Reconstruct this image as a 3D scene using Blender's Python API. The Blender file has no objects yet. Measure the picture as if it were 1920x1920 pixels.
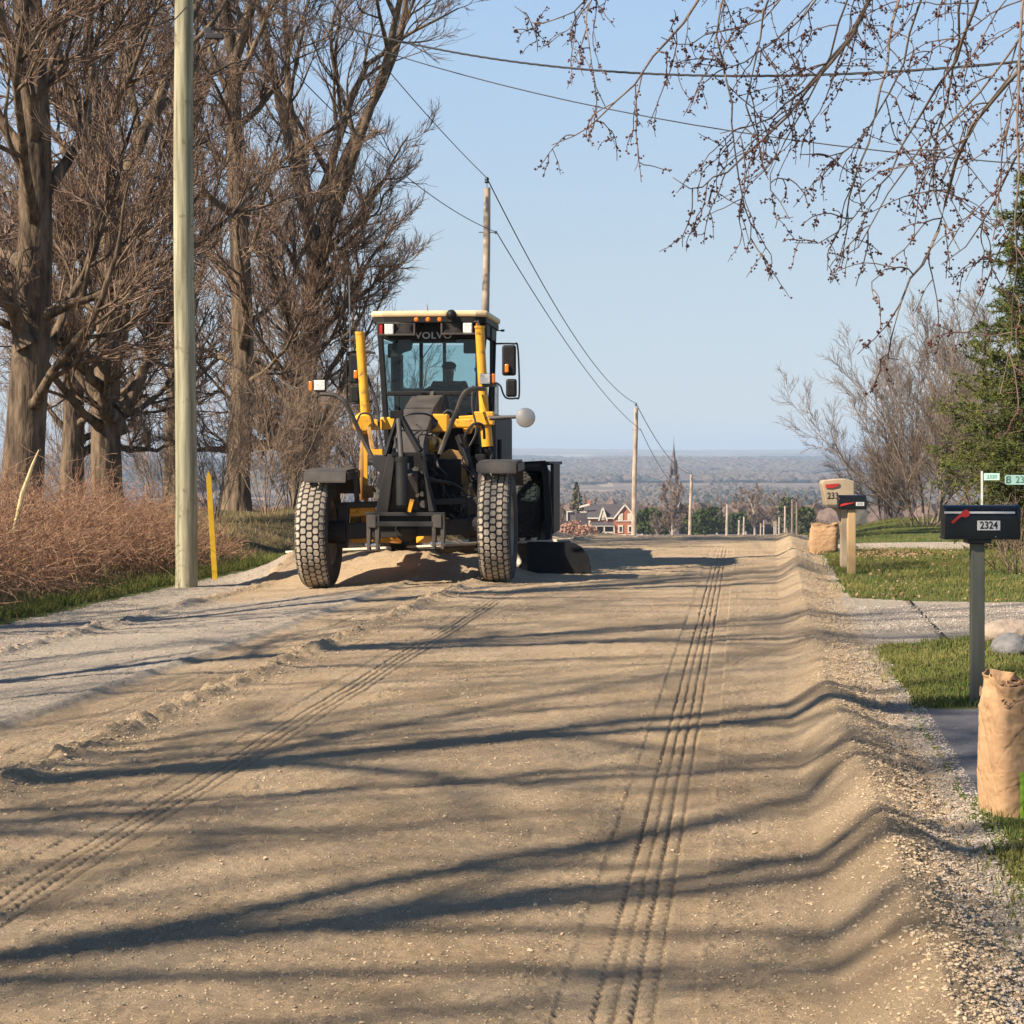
import bpy, math, random
import numpy as np
from mathutils import Vector, Matrix

# ---------------------------------------------------------------- camera, sky, sun
S = bpy.context.scene
COL = S.collection
F = 3780.0                      # focal length in photograph pixels (1920 wide)
EYE = 1.6
HOR = 853.0
cam_d = bpy.data.cameras.new("camera")
cam_d.sensor_width = 36.0
cam_d.lens = 36.0 * F / 1920.0
cam_d.shift_y = -(960.0 - HOR) / 1920.0
cam_d.clip_start = 0.1
cam_d.clip_end = 40000.0
cam = bpy.data.objects.new("camera", cam_d)
COL.objects.link(cam)
cam.location = (0, 0, EYE)
cam.rotation_euler = (math.radians(90), 0, 0)
S.camera = cam

SUN_EL, SUN_AZ = 39.5, 238.0    # azimuth clockwise from +Y
world = bpy.data.worlds.new("World")
S.world = world
world.use_nodes = True
wn = world.node_tree
bg = wn.nodes["Background"]
sky = wn.nodes.new("ShaderNodeTexSky")
sky.sky_type = 'NISHITA'
sky.sun_disc = False
sky.sun_elevation = math.radians(SUN_EL)
sky.sun_rotation = math.radians(SUN_AZ)
sky.altitude = 300
sky.air_density = 1.0
sky.dust_density = 0.2
sky.ozone_density = 1.3
# soften the sky's own gradient towards the pale blue of a hazy spring day
tcw = wn.nodes.new("ShaderNodeTexCoord"); sxyz = wn.nodes.new("ShaderNodeSeparateXYZ"); wn.links.new(tcw.outputs["Generated"], sxyz.inputs[0])
rw = wn.nodes.new("ShaderNodeValToRGB"); ew = rw.color_ramp.elements
for _ in range(3): ew.new(0.5)
for i, (p_, c_) in enumerate(((0.0, (.565, .645, .735)), (0.10, (.515, .635, .755)), (0.24, (.405, .605, .875)), (0.45, (.16, .30, .56)), (1.0, (.07, .16, .36)))):
    ew[i].position = p_; ew[i].color = (*c_, 1)
wn.links.new(sxyz.outputs[2], rw.inputs[0])
vs_ = wn.nodes.new("ShaderNodeVectorMath"); vs_.operation = 'SCALE'; vs_.inputs[3].default_value = 3.15
wn.links.new(rw.outputs[0], vs_.inputs[0])
mw = wn.nodes.new("ShaderNodeMix"); mw.data_type = 'RGBA'; mw.inputs[0].default_value = 0.93
wn.links.new(sky.outputs[0], mw.inputs[6]); wn.links.new(vs_.outputs[0], mw.inputs[7])
wn.links.new(mw.outputs[2], bg.inputs[0])
bg.inputs[1].default_value = 0.15

sun_d = bpy.data.lights.new("sun", 'SUN')
sun_d.energy = 5.0
sun_d.angle = math.radians(0.65)
sun_d.color = (1.0, 0.86, 0.68)
sun = bpy.data.objects.new("sun", sun_d)
COL.objects.link(sun)
_e, _a = math.radians(SUN_EL), math.radians(SUN_AZ)
to_sun = Vector((math.cos(_e) * math.sin(_a), math.cos(_e) * math.cos(_a), math.sin(_e)))
sun.rotation_euler = to_sun.to_track_quat('Z', 'Y').to_euler()
sun.location = (-30, -20, 40)

S.view_settings.view_transform = 'Standard'
S.view_settings.look = 'None'
S.view_settings.gamma = 1.0
S.view_settings.exposure = 1.0
S.view_settings.use_curve_mapping = False
S.render.engine = 'CYCLES'
S.cycles.use_denoising = True
S.cycles.max_bounces = 8
S.cycles.transparent_max_bounces = 12
S.cycles.volume_bounces = 0
S.cycles.sample_clamp_indirect = 6.0

# ---------------------------------------------------------------- helpers
rng = np.random.default_rng(7)
random.seed(7)


def P(px, py, d):
    return np.array([(px - 960.0) * d / F, d, EYE - (py - HOR) * d / F])


def tag(o, label=None, cat=None, group=None, kind=None):
    if label: o["label"] = label
    if cat: o["category"] = cat
    if group: o["group"] = group
    if kind: o["kind"] = kind
    return o


def empty(name, loc, label, cat, rz=0.0, group=None):
    o = bpy.data.objects.new(name, None)
    o.empty_display_size = 0.2
    COL.objects.link(o)
    o.location = tuple(loc)
    o.rotation_euler = (0, 0, rz)
    return tag(o, label, cat, group)


def link_mesh(name, me, m=None, parent=None):
    o = bpy.data.objects.new(name, me)
    COL.objects.link(o)
    if m is not None and not me.materials:
        me.materials.append(m)
    if parent is not None:
        o.parent = parent
    return o


def np_mesh(name, verts, faces, m=None, parent=None, smooth=True, offset=None):
    """verts (N,3); faces (M,4) or (M,3) int arrays (or list of such arrays)"""
    verts = np.asarray(verts, dtype=np.float32)
    if offset is not None:
        verts = verts - np.asarray(offset, dtype=np.float32)
    if not isinstance(faces, (list, tuple)):
        faces = [faces]
    faces = [f for f in faces if len(f)]
    me = bpy.data.meshes.new(name)
    me.vertices.add(len(verts))
    me.vertices.foreach_set("co", verts.ravel())
    nl = sum(f.size for f in faces)
    nf = sum(len(f) for f in faces)
    me.loops.add(nl)
    me.loops.foreach_set("vertex_index", np.concatenate([f.ravel() for f in faces]).astype(np.int32))
    me.polygons.add(nf)
    tot = np.concatenate([np.full(len(f), f.shape[1]) for f in faces])
    st = np.concatenate([[0], np.cumsum(tot)[:-1]]).astype(np.int32)
    me.polygons.foreach_set("loop_start", st)
    try:
        me.polygons.foreach_set("loop_total", tot.astype(np.int32))
    except Exception:
        pass
    me.polygons.foreach_set("use_smooth", np.full(nf, bool(smooth)))
    me.update(calc_edges=True)
    return link_mesh(name, me, m, parent)


def add_attr(o, name, vals):
    a = o.data.attributes.new(name, 'FLOAT', 'POINT')
    a.data.foreach_set("value", np.asarray(vals, dtype=np.float32))


class MB:
    """collects simple shapes into one mesh"""
    def __init__(self):
        self.v, self.f = [], []

    def add(self, vs, fs):
        n = len(self.v)
        self.v += [tuple(map(float, p)) for p in vs]
        self.f += [tuple(i + n for i in q) for q in fs]
        return self

    def box(self, c, s, R=None):
        c = np.array(c, float)
        h = np.array(s, float) / 2
        vs = []
        for dx, dy, dz in ((-1,-1,-1),(1,-1,-1),(1,1,-1),(-1,1,-1),(-1,-1,1),(1,-1,1),(1,1,1),(-1,1,1)):
            q = Vector((dx*h[0], dy*h[1], dz*h[2]))
            if R is not None: q = R @ q
            vs.append(c + np.array(q))
        return self.add(vs, [(0,3,2,1),(4,5,6,7),(0,1,5,4),(1,2,6,5),(2,3,7,6),(3,0,4,7)])

    def beam(self, p0, p1, w, h, w1=None, h1=None, up=(0,0,1)):
        p0, p1 = np.array(p0, float), np.array(p1, float)
        d = p1 - p0; d /= np.linalg.norm(d) + 1e-9
        up = np.array(up, float)
        if abs(np.dot(d, up)) > 0.98: up = np.array((0, 1.0, 0))
        s = np.cross(d, up); s /= np.linalg.norm(s)
        u = np.cross(s, d)
        w1 = w if w1 is None else w1; h1 = h if h1 is None else h1
        vs = []
        for p, a, b in ((p0, w/2, h/2), (p1, w1/2, h1/2)):
            vs += [p - s*a - u*b, p + s*a - u*b, p + s*a + u*b, p - s*a + u*b]
        return self.add(vs, [(0,1,2,3)[::-1],(4,5,6,7),(0,1,5,4),(1,2,6,5),(2,3,7,6),(3,0,4,7)])

    def tube(self, pts, r, k=10, caps=True):
        pts = [np.array(p, float) for p in pts]
        n = len(pts)
        rs = r if hasattr(r, '__len__') else [r]*n
        vs, fs = [], []
        prev = None
        for i in range(n):
            t = pts[min(i+1, n-1)] - pts[max(i-1, 0)]
            t /= np.linalg.norm(t) + 1e-9
            if prev is None:
                a = np.array((0,0,1.0)) if abs(t[2]) < 0.9 else np.array((1.0,0,0))
            else:
                a = prev
            s = a - t*np.dot(a, t); s /= np.linalg.norm(s) + 1e-9
            prev = s
            b = np.cross(t, s)
            for j in range(k):
                an = 2*math.pi*j/k
                vs.append(pts[i] + rs[i]*(s*math.cos(an) + b*math.sin(an)))
        for i in range(n-1):
            for j in range(k):
                j2 = (j+1) % k
                fs.append((i*k+j, i*k+j2, (i+1)*k+j2, (i+1)*k+j))
        if caps:
            fs.append(tuple(range(k))[::-1]); fs.append(tuple((n-1)*k+j for j in range(k)))
        return self.add(vs, fs)

    def cyl(self, p0, p1, r0, r1=None, k=16):
        return self.tube([p0, p1], [r0, r0 if r1 is None else r1], k)

    def lathe(self, o, axis, prof, k=32, closed=False):
        """prof: (radius, along-axis) pairs"""
        o = np.array(o, float); ax = np.array(axis, float); ax /= np.linalg.norm(ax)
        a = np.array((0,0,1.0)) if abs(ax[2]) < 0.9 else np.array((1.0,0,0))
        s = a - ax*np.dot(a, ax); s /= np.linalg.norm(s); b = np.cross(ax, s)
        vs, fs = [], []
        n = len(prof)
        for (r, t) in prof:
            for j in range(k):
                an = 2*math.pi*j/k
                vs.append(o + ax*t + r*(s*math.cos(an) + b*math.sin(an)))
        m = n if closed else n-1
        for i in range(m):
            i2 = (i+1) % n
            for j in range(k):
                j2 = (j+1) % k
                fs.append((i*k+j, i*k+j2, i2*k+j2, i2*k+j))
        return self.add(vs, fs)

    def prism(self, poly, ext):
        """poly: list of 3D points, ext: extrusion vector"""
        poly = [np.array(p, float) for p in poly]; ext = np.array(ext, float)
        n = len(poly)
        vs = poly + [p + ext for p in poly]
        fs = [tuple(range(n))[::-1], tuple(range(n, 2*n))]
        for i in range(n):
            j = (i+1) % n
            fs.append((i, j, j+n, i+n))
        return self.add(vs, fs)

    def ball(self, c, r, k=10, n=6, sq=(1,1,1)):
        vs, fs = [], []
        for i in range(n+1):
            ph = math.pi*i/n
            for j in range(k):
                th = 2*math.pi*j/k
                vs.append((c[0]+r*sq[0]*math.sin(ph)*math.cos(th), c[1]+r*sq[1]*math.sin(ph)*math.sin(th), c[2]+r*sq[2]*math.cos(ph)))
        for i in range(n):
            for j in range(k):
                j2 = (j+1) % k
                fs.append((i*k+j, (i+1)*k+j, (i+1)*k+j2, i*k+j2))
        return self.add(vs, fs)

    def build(self, name, m, parent=None, smooth=False, bevel=0.0, label=None):
        me = bpy.data.meshes.new(name)
        me.from_pydata(self.v, [], self.f)
        me.validate(clean_customdata=False)
        import bmesh
        bm = bmesh.new(); bm.from_mesh(me)
        bmesh.ops.recalc_face_normals(bm, faces=bm.faces)
        bm.to_mesh(me); bm.free()
        if smooth:
            me.polygons.foreach_set("use_smooth", np.full(len(me.polygons), True))
            try: me.set_sharp_from_angle(angle=math.radians(40))
            except Exception: pass
        o = link_mesh(name, me, m, parent)
        if bevel:
            md = o.modifiers.new("bevel", 'BEVEL'); md.width = bevel; md.segments = 2
            md.limit_method = 'ANGLE'
        if label: o["label"] = label
        return o


def text_mesh(name, s, size, m, parent, loc, rot, extrude=0.002, sx=1.0, label=None, bold=0.0, space=1.0):
    c = bpy.data.curves.new(name, 'FONT')
    c.body = s; c.size = size; c.align_x = 'CENTER'; c.align_y = 'CENTER'; c.extrude = extrude; c.offset = bold
    c.space_character = space
    t = bpy.data.objects.new(name, c)
    COL.objects.link(t)
    dg = bpy.context.evaluated_depsgraph_get()
    me = bpy.data.meshes.new_from_object(t.evaluated_get(dg))
    bpy.data.objects.remove(t)
    me.materials.clear()
    o = link_mesh(name, me, m, parent)
    o.location = tuple(loc); o.rotation_euler = rot; o.scale = (sx, 1, 1)
    if label: o["label"] = label
    return o


def copy_tree(o, parent=None):
    c = o.copy(); COL.objects.link(c); c.parent = parent
    for ch in list(o.children):
        copy_tree(ch, c)
    return c


# ------------------------------------------------ materials
MATS = {}


def mat(name, c1, c2=None, rough=0.7, metal=0.0, scale=8.0, stretch=(1,1,1), bump=0.0, bscale=None,
        detail=6.0, spots=None, coat=0.0, spec=0.5, lo=0.35, hi=0.65):
    if name in MATS: return MATS[name]
    m = bpy.data.materials.new(name); m.use_nodes = True
    nt = m.node_tree; N = nt.nodes; L = nt.links
    b = N["Principled BSDF"]
    b.inputs["Roughness"].default_value = rough
    b.inputs["Metallic"].default_value = metal
    b.inputs["Specular IOR Level"].default_value = spec
    if coat: b.inputs["Coat Weight"].default_value = coat
    tc = N.new("ShaderNodeTexCoord"); mp = N.new("ShaderNodeMapping")
    mp.inputs["Scale"].default_value = stretch
    L.new(tc.outputs["Object"], mp.inputs["Vector"])
    c2 = c2 or tuple(0.75*x for x in c1)
    nz = N.new("ShaderNodeTexNoise"); nz.inputs["Scale"].default_value = scale; nz.inputs["Detail"].default_value = detail
    nz.inputs["Roughness"].default_value = 0.6
    L.new(mp.outputs[0], nz.inputs["Vector"])
    rp = N.new("ShaderNodeValToRGB")
    rp.color_ramp.elements[0].position = lo; rp.color_ramp.elements[1].position = hi
    rp.color_ramp.elements[0].color = (*c1, 1); rp.color_ramp.elements[1].color = (*c2, 1)
    L.new(nz.outputs["Fac"], rp.inputs[0])
    out = rp.outputs[0]
    if spots:
        sc, col, thr = spots
        n2 = N.new("ShaderNodeTexNoise"); n2.inputs["Scale"].default_value = sc; n2.inputs["Detail"].default_value = 8
        n2.inputs["Roughness"].default_value = 0.7
        L.new(tc.outputs["Object"], n2.inputs["Vector"])
        mr = N.new("ShaderNodeMapRange"); mr.inputs[1].default_value = thr; mr.inputs[2].default_value = thr + 0.1
        L.new(n2.outputs["Fac"], mr.inputs[0])
        mx = N.new("ShaderNodeMix"); mx.data_type = 'RGBA'
        L.new(mr.outputs[0], mx.inputs[0]); L.new(out, mx.inputs[6]); mx.inputs[7].default_value = (*col, 1)
        out = mx.outputs[2]
    L.new(out, b.inputs["Base Color"])
    if bump:
        n3 = N.new("ShaderNodeTexNoise"); n3.inputs["Scale"].default_value = bscale or scale*4; n3.inputs["Detail"].default_value = 6
        L.new(mp.outputs[0], n3.inputs["Vector"])
        bp = N.new("ShaderNodeBump"); bp.inputs["Strength"].default_value = min(1.0, bump*20); bp.inputs["Distance"].default_value = bump
        L.new(n3.outputs["Fac"], bp.inputs["Height"]); L.new(bp.outputs[0], b.inputs["Normal"])
    MATS[name] = m
    return m


def glass_mat(name, tint, mixf=0.12, rough=0.02):
    m = bpy.data.materials.new(name); m.use_nodes = True
    nt = m.node_tree; N = nt.nodes; L = nt.links
    N.remove(N["Principled BSDF"])
    tr = N.new("ShaderNodeBsdfTransparent"); tr.inputs[0].default_value = (*tint, 1)
    gl = N.new("ShaderNodeBsdfGlossy"); gl.inputs["Roughness"].default_value = rough; gl.inputs[0].default_value = (.9,.95,.95,1)
    fr = N.new("ShaderNodeFresnel"); fr.inputs[0].default_value = 1.5
    mx = N.new("ShaderNodeMixShader")
    L.new(fr.outputs[0], mx.inputs[0]); L.new(tr.outputs[0], mx.inputs[1]); L.new(gl.outputs[0], mx.inputs[2])
    L.new(mx.outputs[0], N["Material Output"].inputs[0])
    return m


# ------------------------------------------------ numpy noise
def _hash(ix, iy, seed):
    h = (ix.astype(np.int64)*374761393 + iy.astype(np.int64)*668265263 + seed*974634777) & 0xFFFFFFFF
    h = ((h ^ (h >> 13))*1274126177) & 0xFFFFFFFF
    h = h ^ (h >> 16)
    return (h & 0xFFFF).astype(np.float32)/65535.0


def vnoise(x, y, seed=0):
    xi = np.floor(x); yi = np.floor(y)
    fx = (x - xi).astype(np.float32); fy = (y - yi).astype(np.float32)
    fx = fx*fx*(3-2*fx); fy = fy*fy*(3-2*fy)
    xi = xi.astype(np.int64); yi = yi.astype(np.int64)
    a = _hash(xi, yi, seed); b = _hash(xi+1, yi, seed); c = _hash(xi, yi+1, seed); d = _hash(xi+1, yi+1, seed)
    return (a + (b-a)*fx)*(1-fy) + (c + (d-c)*fx)*fy


def fbm(x, y, seed=0, oct=4, gain=0.5):
    s = 0; a = 1; t = 0
    for i in range(oct):
        s = s + a*vnoise(x*(2**i), y*(2**i), seed+i*17); t += a; a *= gain
    return s/t*2-1          # about -1..1


def sstep(a, b, x):
    t = np.clip((x-a)/(b-a), 0, 1)
    return t*t*(3-2*t)


# ------------------------------------------------ terrain function
SLANT = 0.127
_py = np.array([-100, 30, 36, 40, 46, 60, 90, 120, 210, 350, 430, 480, 520, 600, 800, 1100, 1500, 2200, 3000, 4000, 5200, 6500, 8000, 12500, 14500], float)
_pz = np.array([0, 0, -.01, -.06, -.22, -.9, -2.6, -4.4, -8.6, -14.2, -16.9, -18.2, -19.0, -22., -30., -38., -46., -50., -46., -38., -28., -24., -18., 40., 30.], float)


def base_z(u, v):
    sh = 14*sstep(-8.0, -10.0, u)*(v < 400) + 12*sstep(1.0, 4.0, u)*(v < 400)
    w = v - sh*np.clip((300-v)/200, 0, 1)
    z = np.interp(w, _py, _pz)
    # smooth the profile near the crest of the road
    z = 0.5*z + 0.25*np.interp(w-2.5, _py, _pz) + 0.25*np.interp(w+2.5, _py, _pz)
    far = sstep(900, 3000, v)
    z = z + far*(fbm(u/900., v/900., 51, 4)*12*(1-0.5*sstep(6000, 9000, v)) + 13*fbm(u/650., v/900., 9, 4)*sstep(2500, 4500, v)*(1-sstep(7000, 9000, v)))
    z = z + sstep(7500, 12000, v)*(10*fbm(u/2500., v*0+3, 77, 3))
    return z


def rough_line(u, v, u0, w, h, seed, wob=0.05):
    uu = u - u0 - wob*fbm(v*0.35, v*0+seed, seed, 3)
    sh = np.exp(-(uu/w)**2)
    lump = 0.35 + 0.9*np.clip(fbm(u*9, v*9, seed+3, 3)+0.25, 0, 1) + 0.3*fbm(u*25, v*25, seed+5, 2)
    return h*sh*lump


def height(x, y, fine=True):
    x = np.asarray(x, float); y = np.asarray(y, float)
    v = y; u = x - SLANT*y
    z = base_z(u, v)
    near = sstep(120, 60, v)*sstep(-30, -10, v)
    # cross fall of the road to the left
    cf = -0.05*np.clip(-3.6-u, 0, 2.9)
    cf = np.where(u < -7.6, cf + 0.0, cf)
    z = z + cf*near*sstep(-16, -9, u) + near*(-0.145)*sstep(-9, -16, u)
    # bank with the tree row on the left
    z = z + near*0.36*sstep(-8.2, -9.8, u)*(1+0.3*fbm(u*.5, v*.3, 12, 3))
    # lawn undulation on the right
    z = z + near*0.035*sstep(1.0, 4.0, u)*(1+fbm(u*.25, v*.2, 22, 2))*sstep(50, 30, v)
    # right windrow
    wav = fbm(v*0.45, v*0+2.2, 31, 3)
    u0 = 0.40 + 0.035*wav + 0.012*np.clip(12-v, 0, 8)
    hr = np.interp(v, [-20, 4, 8, 11, 13.0, 15, 19, 21.5, 25, 34, 40, 60], [.15, .165, .16, .135, .10, .06, .055, .09, .115, .12, .08, 0])
    hr = hr*(1+0.26*fbm(v*2.0, v*0+7, 41, 3))
    d = u - u0
    wl, wr = 0.27, 0.34
    t = np.where(d < 0, -d/wl, d/wr)
    rid = np.clip(1-t, 0, 1)
    rid = 0.45*rid*rid*(3-2*rid) + 0.55*rid
    z = z + hr*rid
    z = z + near*rid*(0.022*fbm(u*6, v*6, 61, 3) + 0.014*fbm(u*17, v*17, 63, 3))
    # clods on the outer flank of the windrow
    cl = np.exp(-((d-0.28)/0.22)**2)
    if fine:
        z = z + near*cl*0.034*np.clip(fbm(u*22, v*22, 62, 3)+.15, 0, 1)
        z = z + rough_line(u, v, -3.72, 0.10, 0.075, 101, .02)*near
        z = z + rough_line(u, v, -6.72, 0.08, 0.070, 131, .02)*near
        # step between the old gravel and the fresh cut
        du = u + 4.6 + 0.04*fbm(v*.3, v*0+1, 5, 2)
        z = z + near*0.035*sstep(0.05, -0.06, du)*sstep(-1.6, -0.1, du) + near*0.02*np.exp(-(du/0.06)**2)
        trk = np.maximum(sstep(1.1, .9, np.abs(u+.335+.0133*v)/.20), sstep(1.1, .9, np.abs(u+2.56+.0205*v)/.20))
        inroad = sstep(-7.0, -6.7, u)*sstep(0.3, 0.0, u)*near
        z = z + inroad*(0.010*fbm(u*1.6, v*1.1, 71, 4) + 0.0075*fbm(u*12, v*12, 73, 3) + 0.0105*fbm(u*36, v*36, 75, 3)*(1-.75*trk))
        # long grader scrape lines
        z = z + inroad*0.003*fbm(u*9+0.15*fbm(v*.1, v*0, 3, 2), v*0.15, 83, 3)
        sh = (sstep(0.6, .8, u)*sstep(1.2, .9, u) + sstep(-6.8, -7.0, u)*sstep(-8.1, -7.8, u))*near
        z = z + sh*0.012*fbm(u*16, v*16, 91, 3)
        # tyre tracks
        for (a, b, w, dep, lug, vmin, vmax) in ((-.335, -.0133, .40, .024, 1, -5, 36), (-2.56, -.0205, .40, .024, 1, -5, 27),
                                      (-4.0, 0.0, .34, .010, .3, -5, 27)):
            uc = a + b*v
            q = (u-uc)/(w/2)
            inside = sstep(1.08, .98, np.abs(q))*sstep(vmin-1, vmin, v)*sstep(vmax, vmax-2, v)*(.8+.55*fbm(v*.9, u*2, 141, 3))
            z = z - inside*0.010
            # groove ridges (imprint of the tread grooves stands or sinks between the blocks)
            ph = v/0.070
            for gi, g in enumerate((-0.36, -0.12, 0.12, 0.36)):
                wig = 0.030*np.sin(2*math.pi*(ph+0.5*(gi % 2)))*lug
                gg = np.exp(-((q-g*1.15+wig)/0.042)**2)
                z = z - inside*gg*dep*(0.72+0.28*np.sin(2*math.pi*(ph*1.0+0.5*(gi % 2))))*1.0
            edge = sstep(.5, .75, np.abs(q))
            z = z + inside*lug*(.7+.3*edge)*0.0060*np.sin(2*math.pi*ph*1.0)
    # the heap the blade pushes along
    ax, ay, bx, by = -3.5, 28.75, 0.15, 27.25
    L2 = (bx-ax)**2+(by-ay)**2; Ln = math.sqrt(L2)
    tt = ((x-ax)*(bx-ax)+(y-ay)*(by-ay))/L2
    nd = ((x-ax)*-(by-ay)+(y-ay)*(bx-ax))/Ln      # positive = behind
    fall = np.clip(1-np.abs(nd)/np.where(nd < 0, 1.55, 0.25), 0, 1)
    fall = fall**0.9
    along = sstep(-0.10, 0.12, tt)*sstep(1.08, 0.8, tt)
    hp = 0.38*(1-0.25*np.clip(tt, 0, 1))*(1+0.16*fbm(x*1.6, y*1.6, 201, 3))
    z = z + hp*fall*along + (0.012*fbm(x*14, y*14, 203, 3)*fall*along if fine else 0)
    return z


def hz(x, y):
    return float(height(np.array([x]), np.array([y]))[0])

# ================================================================ GROUND
def ground_material(name, kind):
    m = bpy.data.materials.new(name); m.use_nodes = True
    nt = m.node_tree; N = nt.nodes; L = nt.links
    b = N["Principled BSDF"]; b.inputs["Roughness"].default_value = 0.95; b.inputs["Specular IOR Level"].default_value = 0.15
    tc = N.new("ShaderNodeTexCoord")

    def noise(scale, detail=6, rough=.6, vec=None):
        n = N.new("ShaderNodeTexNoise"); n.inputs["Scale"].default_value = scale
        n.inputs["Detail"].default_value = detail; n.inputs["Roughness"].default_value = rough
        L.new(vec or tc.outputs["Object"], n.inputs["Vector"]); return n.outputs["Fac"]

    def ramp(fac, stops):
        r = N.new("ShaderNodeValToRGB"); e = r.color_ramp.elements
        while len(e) < len(stops): e.new(0.5)
        for i, (p, c) in enumerate(stops):
            e[i].position = p; e[i].color = (*c, 1)
        L.new(fac, r.inputs[0]); return r.outputs[0]

    def mix(fac, a, b_, mode='MIX'):
        x = N.new("ShaderNodeMix"); x.data_type = 'RGBA'; x.blend_type = mode
        if isinstance(fac, float): x.inputs[0].default_value = fac
        else: L.new(fac, x.inputs[0])
        for s, q in ((6, a), (7, b_)):
            if isinstance(q, tuple): x.inputs[s].default_value = (*q, 1)
            else: L.new(q, x.inputs[s])
        return x.outputs[2]

    def mrange(f, a, b_, c=0., d=1.):
        r = N.new("ShaderNodeMapRange"); r.inputs[1].default_value = a; r.inputs[2].default_value = b_
        r.inputs[3].default_value = c; r.inputs[4].default_value = d
        L.new(f, r.inputs[0]); return r.outputs[0]

    def bump(h, dist, strength=1.0, prev=None):
        x = N.new("ShaderNodeBump"); x.inputs["Distance"].default_value = dist; x.inputs["Strength"].default_value = strength
        L.new(h, x.inputs["Height"])
        if prev is not None: L.new(prev, x.inputs["Normal"])
        return x.outputs[0]

    if kind in ('road', 'shoulder', 'drive'):
        at = N.new("ShaderNodeAttribute"); at.attribute_name = "sand"
        sand = ramp(noise(1.3, 8, .65), [(.32, (.43, .32, .205)), (.52, (.51, .39, .26)), (.72, (.59, .465, .325))])
        grav = ramp(noise(60, 5, .75), [(.30, (.24, .195, .15)), (.47, (.47, .40, .32)), (.70, (.74, .66, .55))])
        grav = mix(mrange(noise(2.2, 5), .4, .65), grav, (.50, .43, .35), 'MULTIPLY') if False else grav
        grain = ramp(noise(170, 4, .75), [(.30, (.42, .42, .42)), (.48, (1., 1., 1.)), (.70, (1.42, 1.38, 1.32))])
        sand = mix(1.0, sand, grain, 'MULTIPLY')
        n = noise(5.0, 8, .7)
        add = N.new("ShaderNodeMath"); add.operation = 'ADD'; L.new(at.outputs["Fac"], add.inputs[0])
        L.new(mrange(n, .3, .7, -.28, .28), add.inputs[1])
        f = mrange(add.outputs[0], .3, .7)
        col = mix(f, grav, sand)
        big = ramp(noise(.5, 4), [(.3, (.86, .86, .88)), (.7, (1.1, 1.09, 1.06))])
        col = mix(1.0, col, big, 'MULTIPLY')
        # pebbles
        vo = N.new("ShaderNodeTexVoronoi"); vo.inputs["Scale"].default_value = 48; L.new(tc.outputs["Object"], vo.inputs["Vector"])
        peb = mrange(vo.outputs["Distance"], .0, .35, 1., 0.)
        wn_ = N.new("ShaderNodeTexWhiteNoise"); L.new(vo.outputs["Color"], wn_.inputs["Vector"])
        sel = mrange(wn_.outputs["Value"], .93, .95)
        mu = N.new("ShaderNodeMath"); mu.operation = 'MULTIPLY'; L.new(peb, mu.inputs[0]); L.new(sel, mu.inputs[1])
        col = mix(mrange(mu.outputs[0], .25, .5), col, (.62, .54, .44))
        L.new(col, b.inputs["Base Color"])
        b1 = bump(noise(24, 8, .72), .045, .8)
        b2 = bump(noise(120, 5, .8), .018, 1.0, b1)
        b3 = bump(mu.outputs[0], .008, 1.0, b2)
        L.new(b3, b.inputs["Normal"])
    elif kind == 'asphalt':
        c = ramp(noise(90, 6, .7), [(.3, (.055, .057, .065)), (.7, (.16, .16, .17))])
        c2 = ramp(noise(2.0, 6), [(.35, (.8, .8, .85)), (.7, (1.5, 1.4, 1.3))])
        L.new(mix(1., c, c2, 'MULTIPLY'), b.inputs["Base Color"])
        L.new(bump(noise(150, 5), .006, .8), b.inputs["Normal"]); b.inputs["Roughness"].default_value = .85
    elif kind == 'lawn':
        c = ramp(noise(1.6, 8, .7), [(.32, (.05, .075, .018)), (.5, (.085, .11, .028)), (.66, (.16, .13, .055))])
        d = ramp(noise(45, 5, .7), [(.3, (.6, .6, .6)), (.7, (1.4, 1.4, 1.4))])
        L.new(mix(1., c, d, 'MULTIPLY'), b.inputs["Base Color"])
        L.new(bump(noise(40, 6), .03, .8), b.inputs["Normal"])
    elif kind == 'bank':
        c = ramp(noise(2.2, 8, .72), [(.30, (.065, .045, .03)), (.45, (.15, .105, .065)), (.58, (.10, .10, .04)), (.72, (.24, .17, .10))])
        d = ramp(noise(30, 6, .75), [(.3, (.45, .45, .45)), (.7, (1.5, 1.5, 1.5))])
        L.new(mix(1., c, d, 'MULTIPLY'), b.inputs["Base Color"])
        L.new(bump(noise(18, 8, .7), .08, 1.), b.inputs["Normal"])
    elif kind == 'fields':
        mp = N.new("ShaderNodeMapping"); mp.inputs["Scale"].default_value = (1., .55, 1.); L.new(tc.outputs["Object"], mp.inputs["Vector"])
        vo = N.new("ShaderNodeTexVoronoi"); vo.inputs["Scale"].default_value = .0042; L.new(mp.outputs[0], vo.inputs["Vector"])
        wn_ = N.new("ShaderNodeTexWhiteNoise"); L.new(vo.outputs["Color"], wn_.inputs["Vector"])
        c = ramp(wn_.outputs["Value"], [(0., (.14, .11, .085)), (.35, (.18, .13, .10)), (.5, (.34, .27, .19)), (.62, (.10, .12, .05)), (.72, (.30, .24, .16)), (.85, (.12, .09, .075))])
        e = N.new("ShaderNodeValToRGB")
        d = ramp(noise(.02, 8, .7), [(.3, (.6, .6, .6)), (.7, (1.3, 1.3, 1.3))])
        L.new(mix(1., c, d, 'MULTIPLY'), b.inputs["Base Color"])
    return m


GM = {k: ground_material(n, k) for k, n in (('road', 'graded_sand'), ('shoulder', 'pale_gravel'), ('drive', 'drive_gravel'), ('asphalt', 'asphalt'),
                                           ('lawn', 'turf_soil'), ('bank', 'leaf_litter'), ('fields', 'farmland'))}


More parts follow.
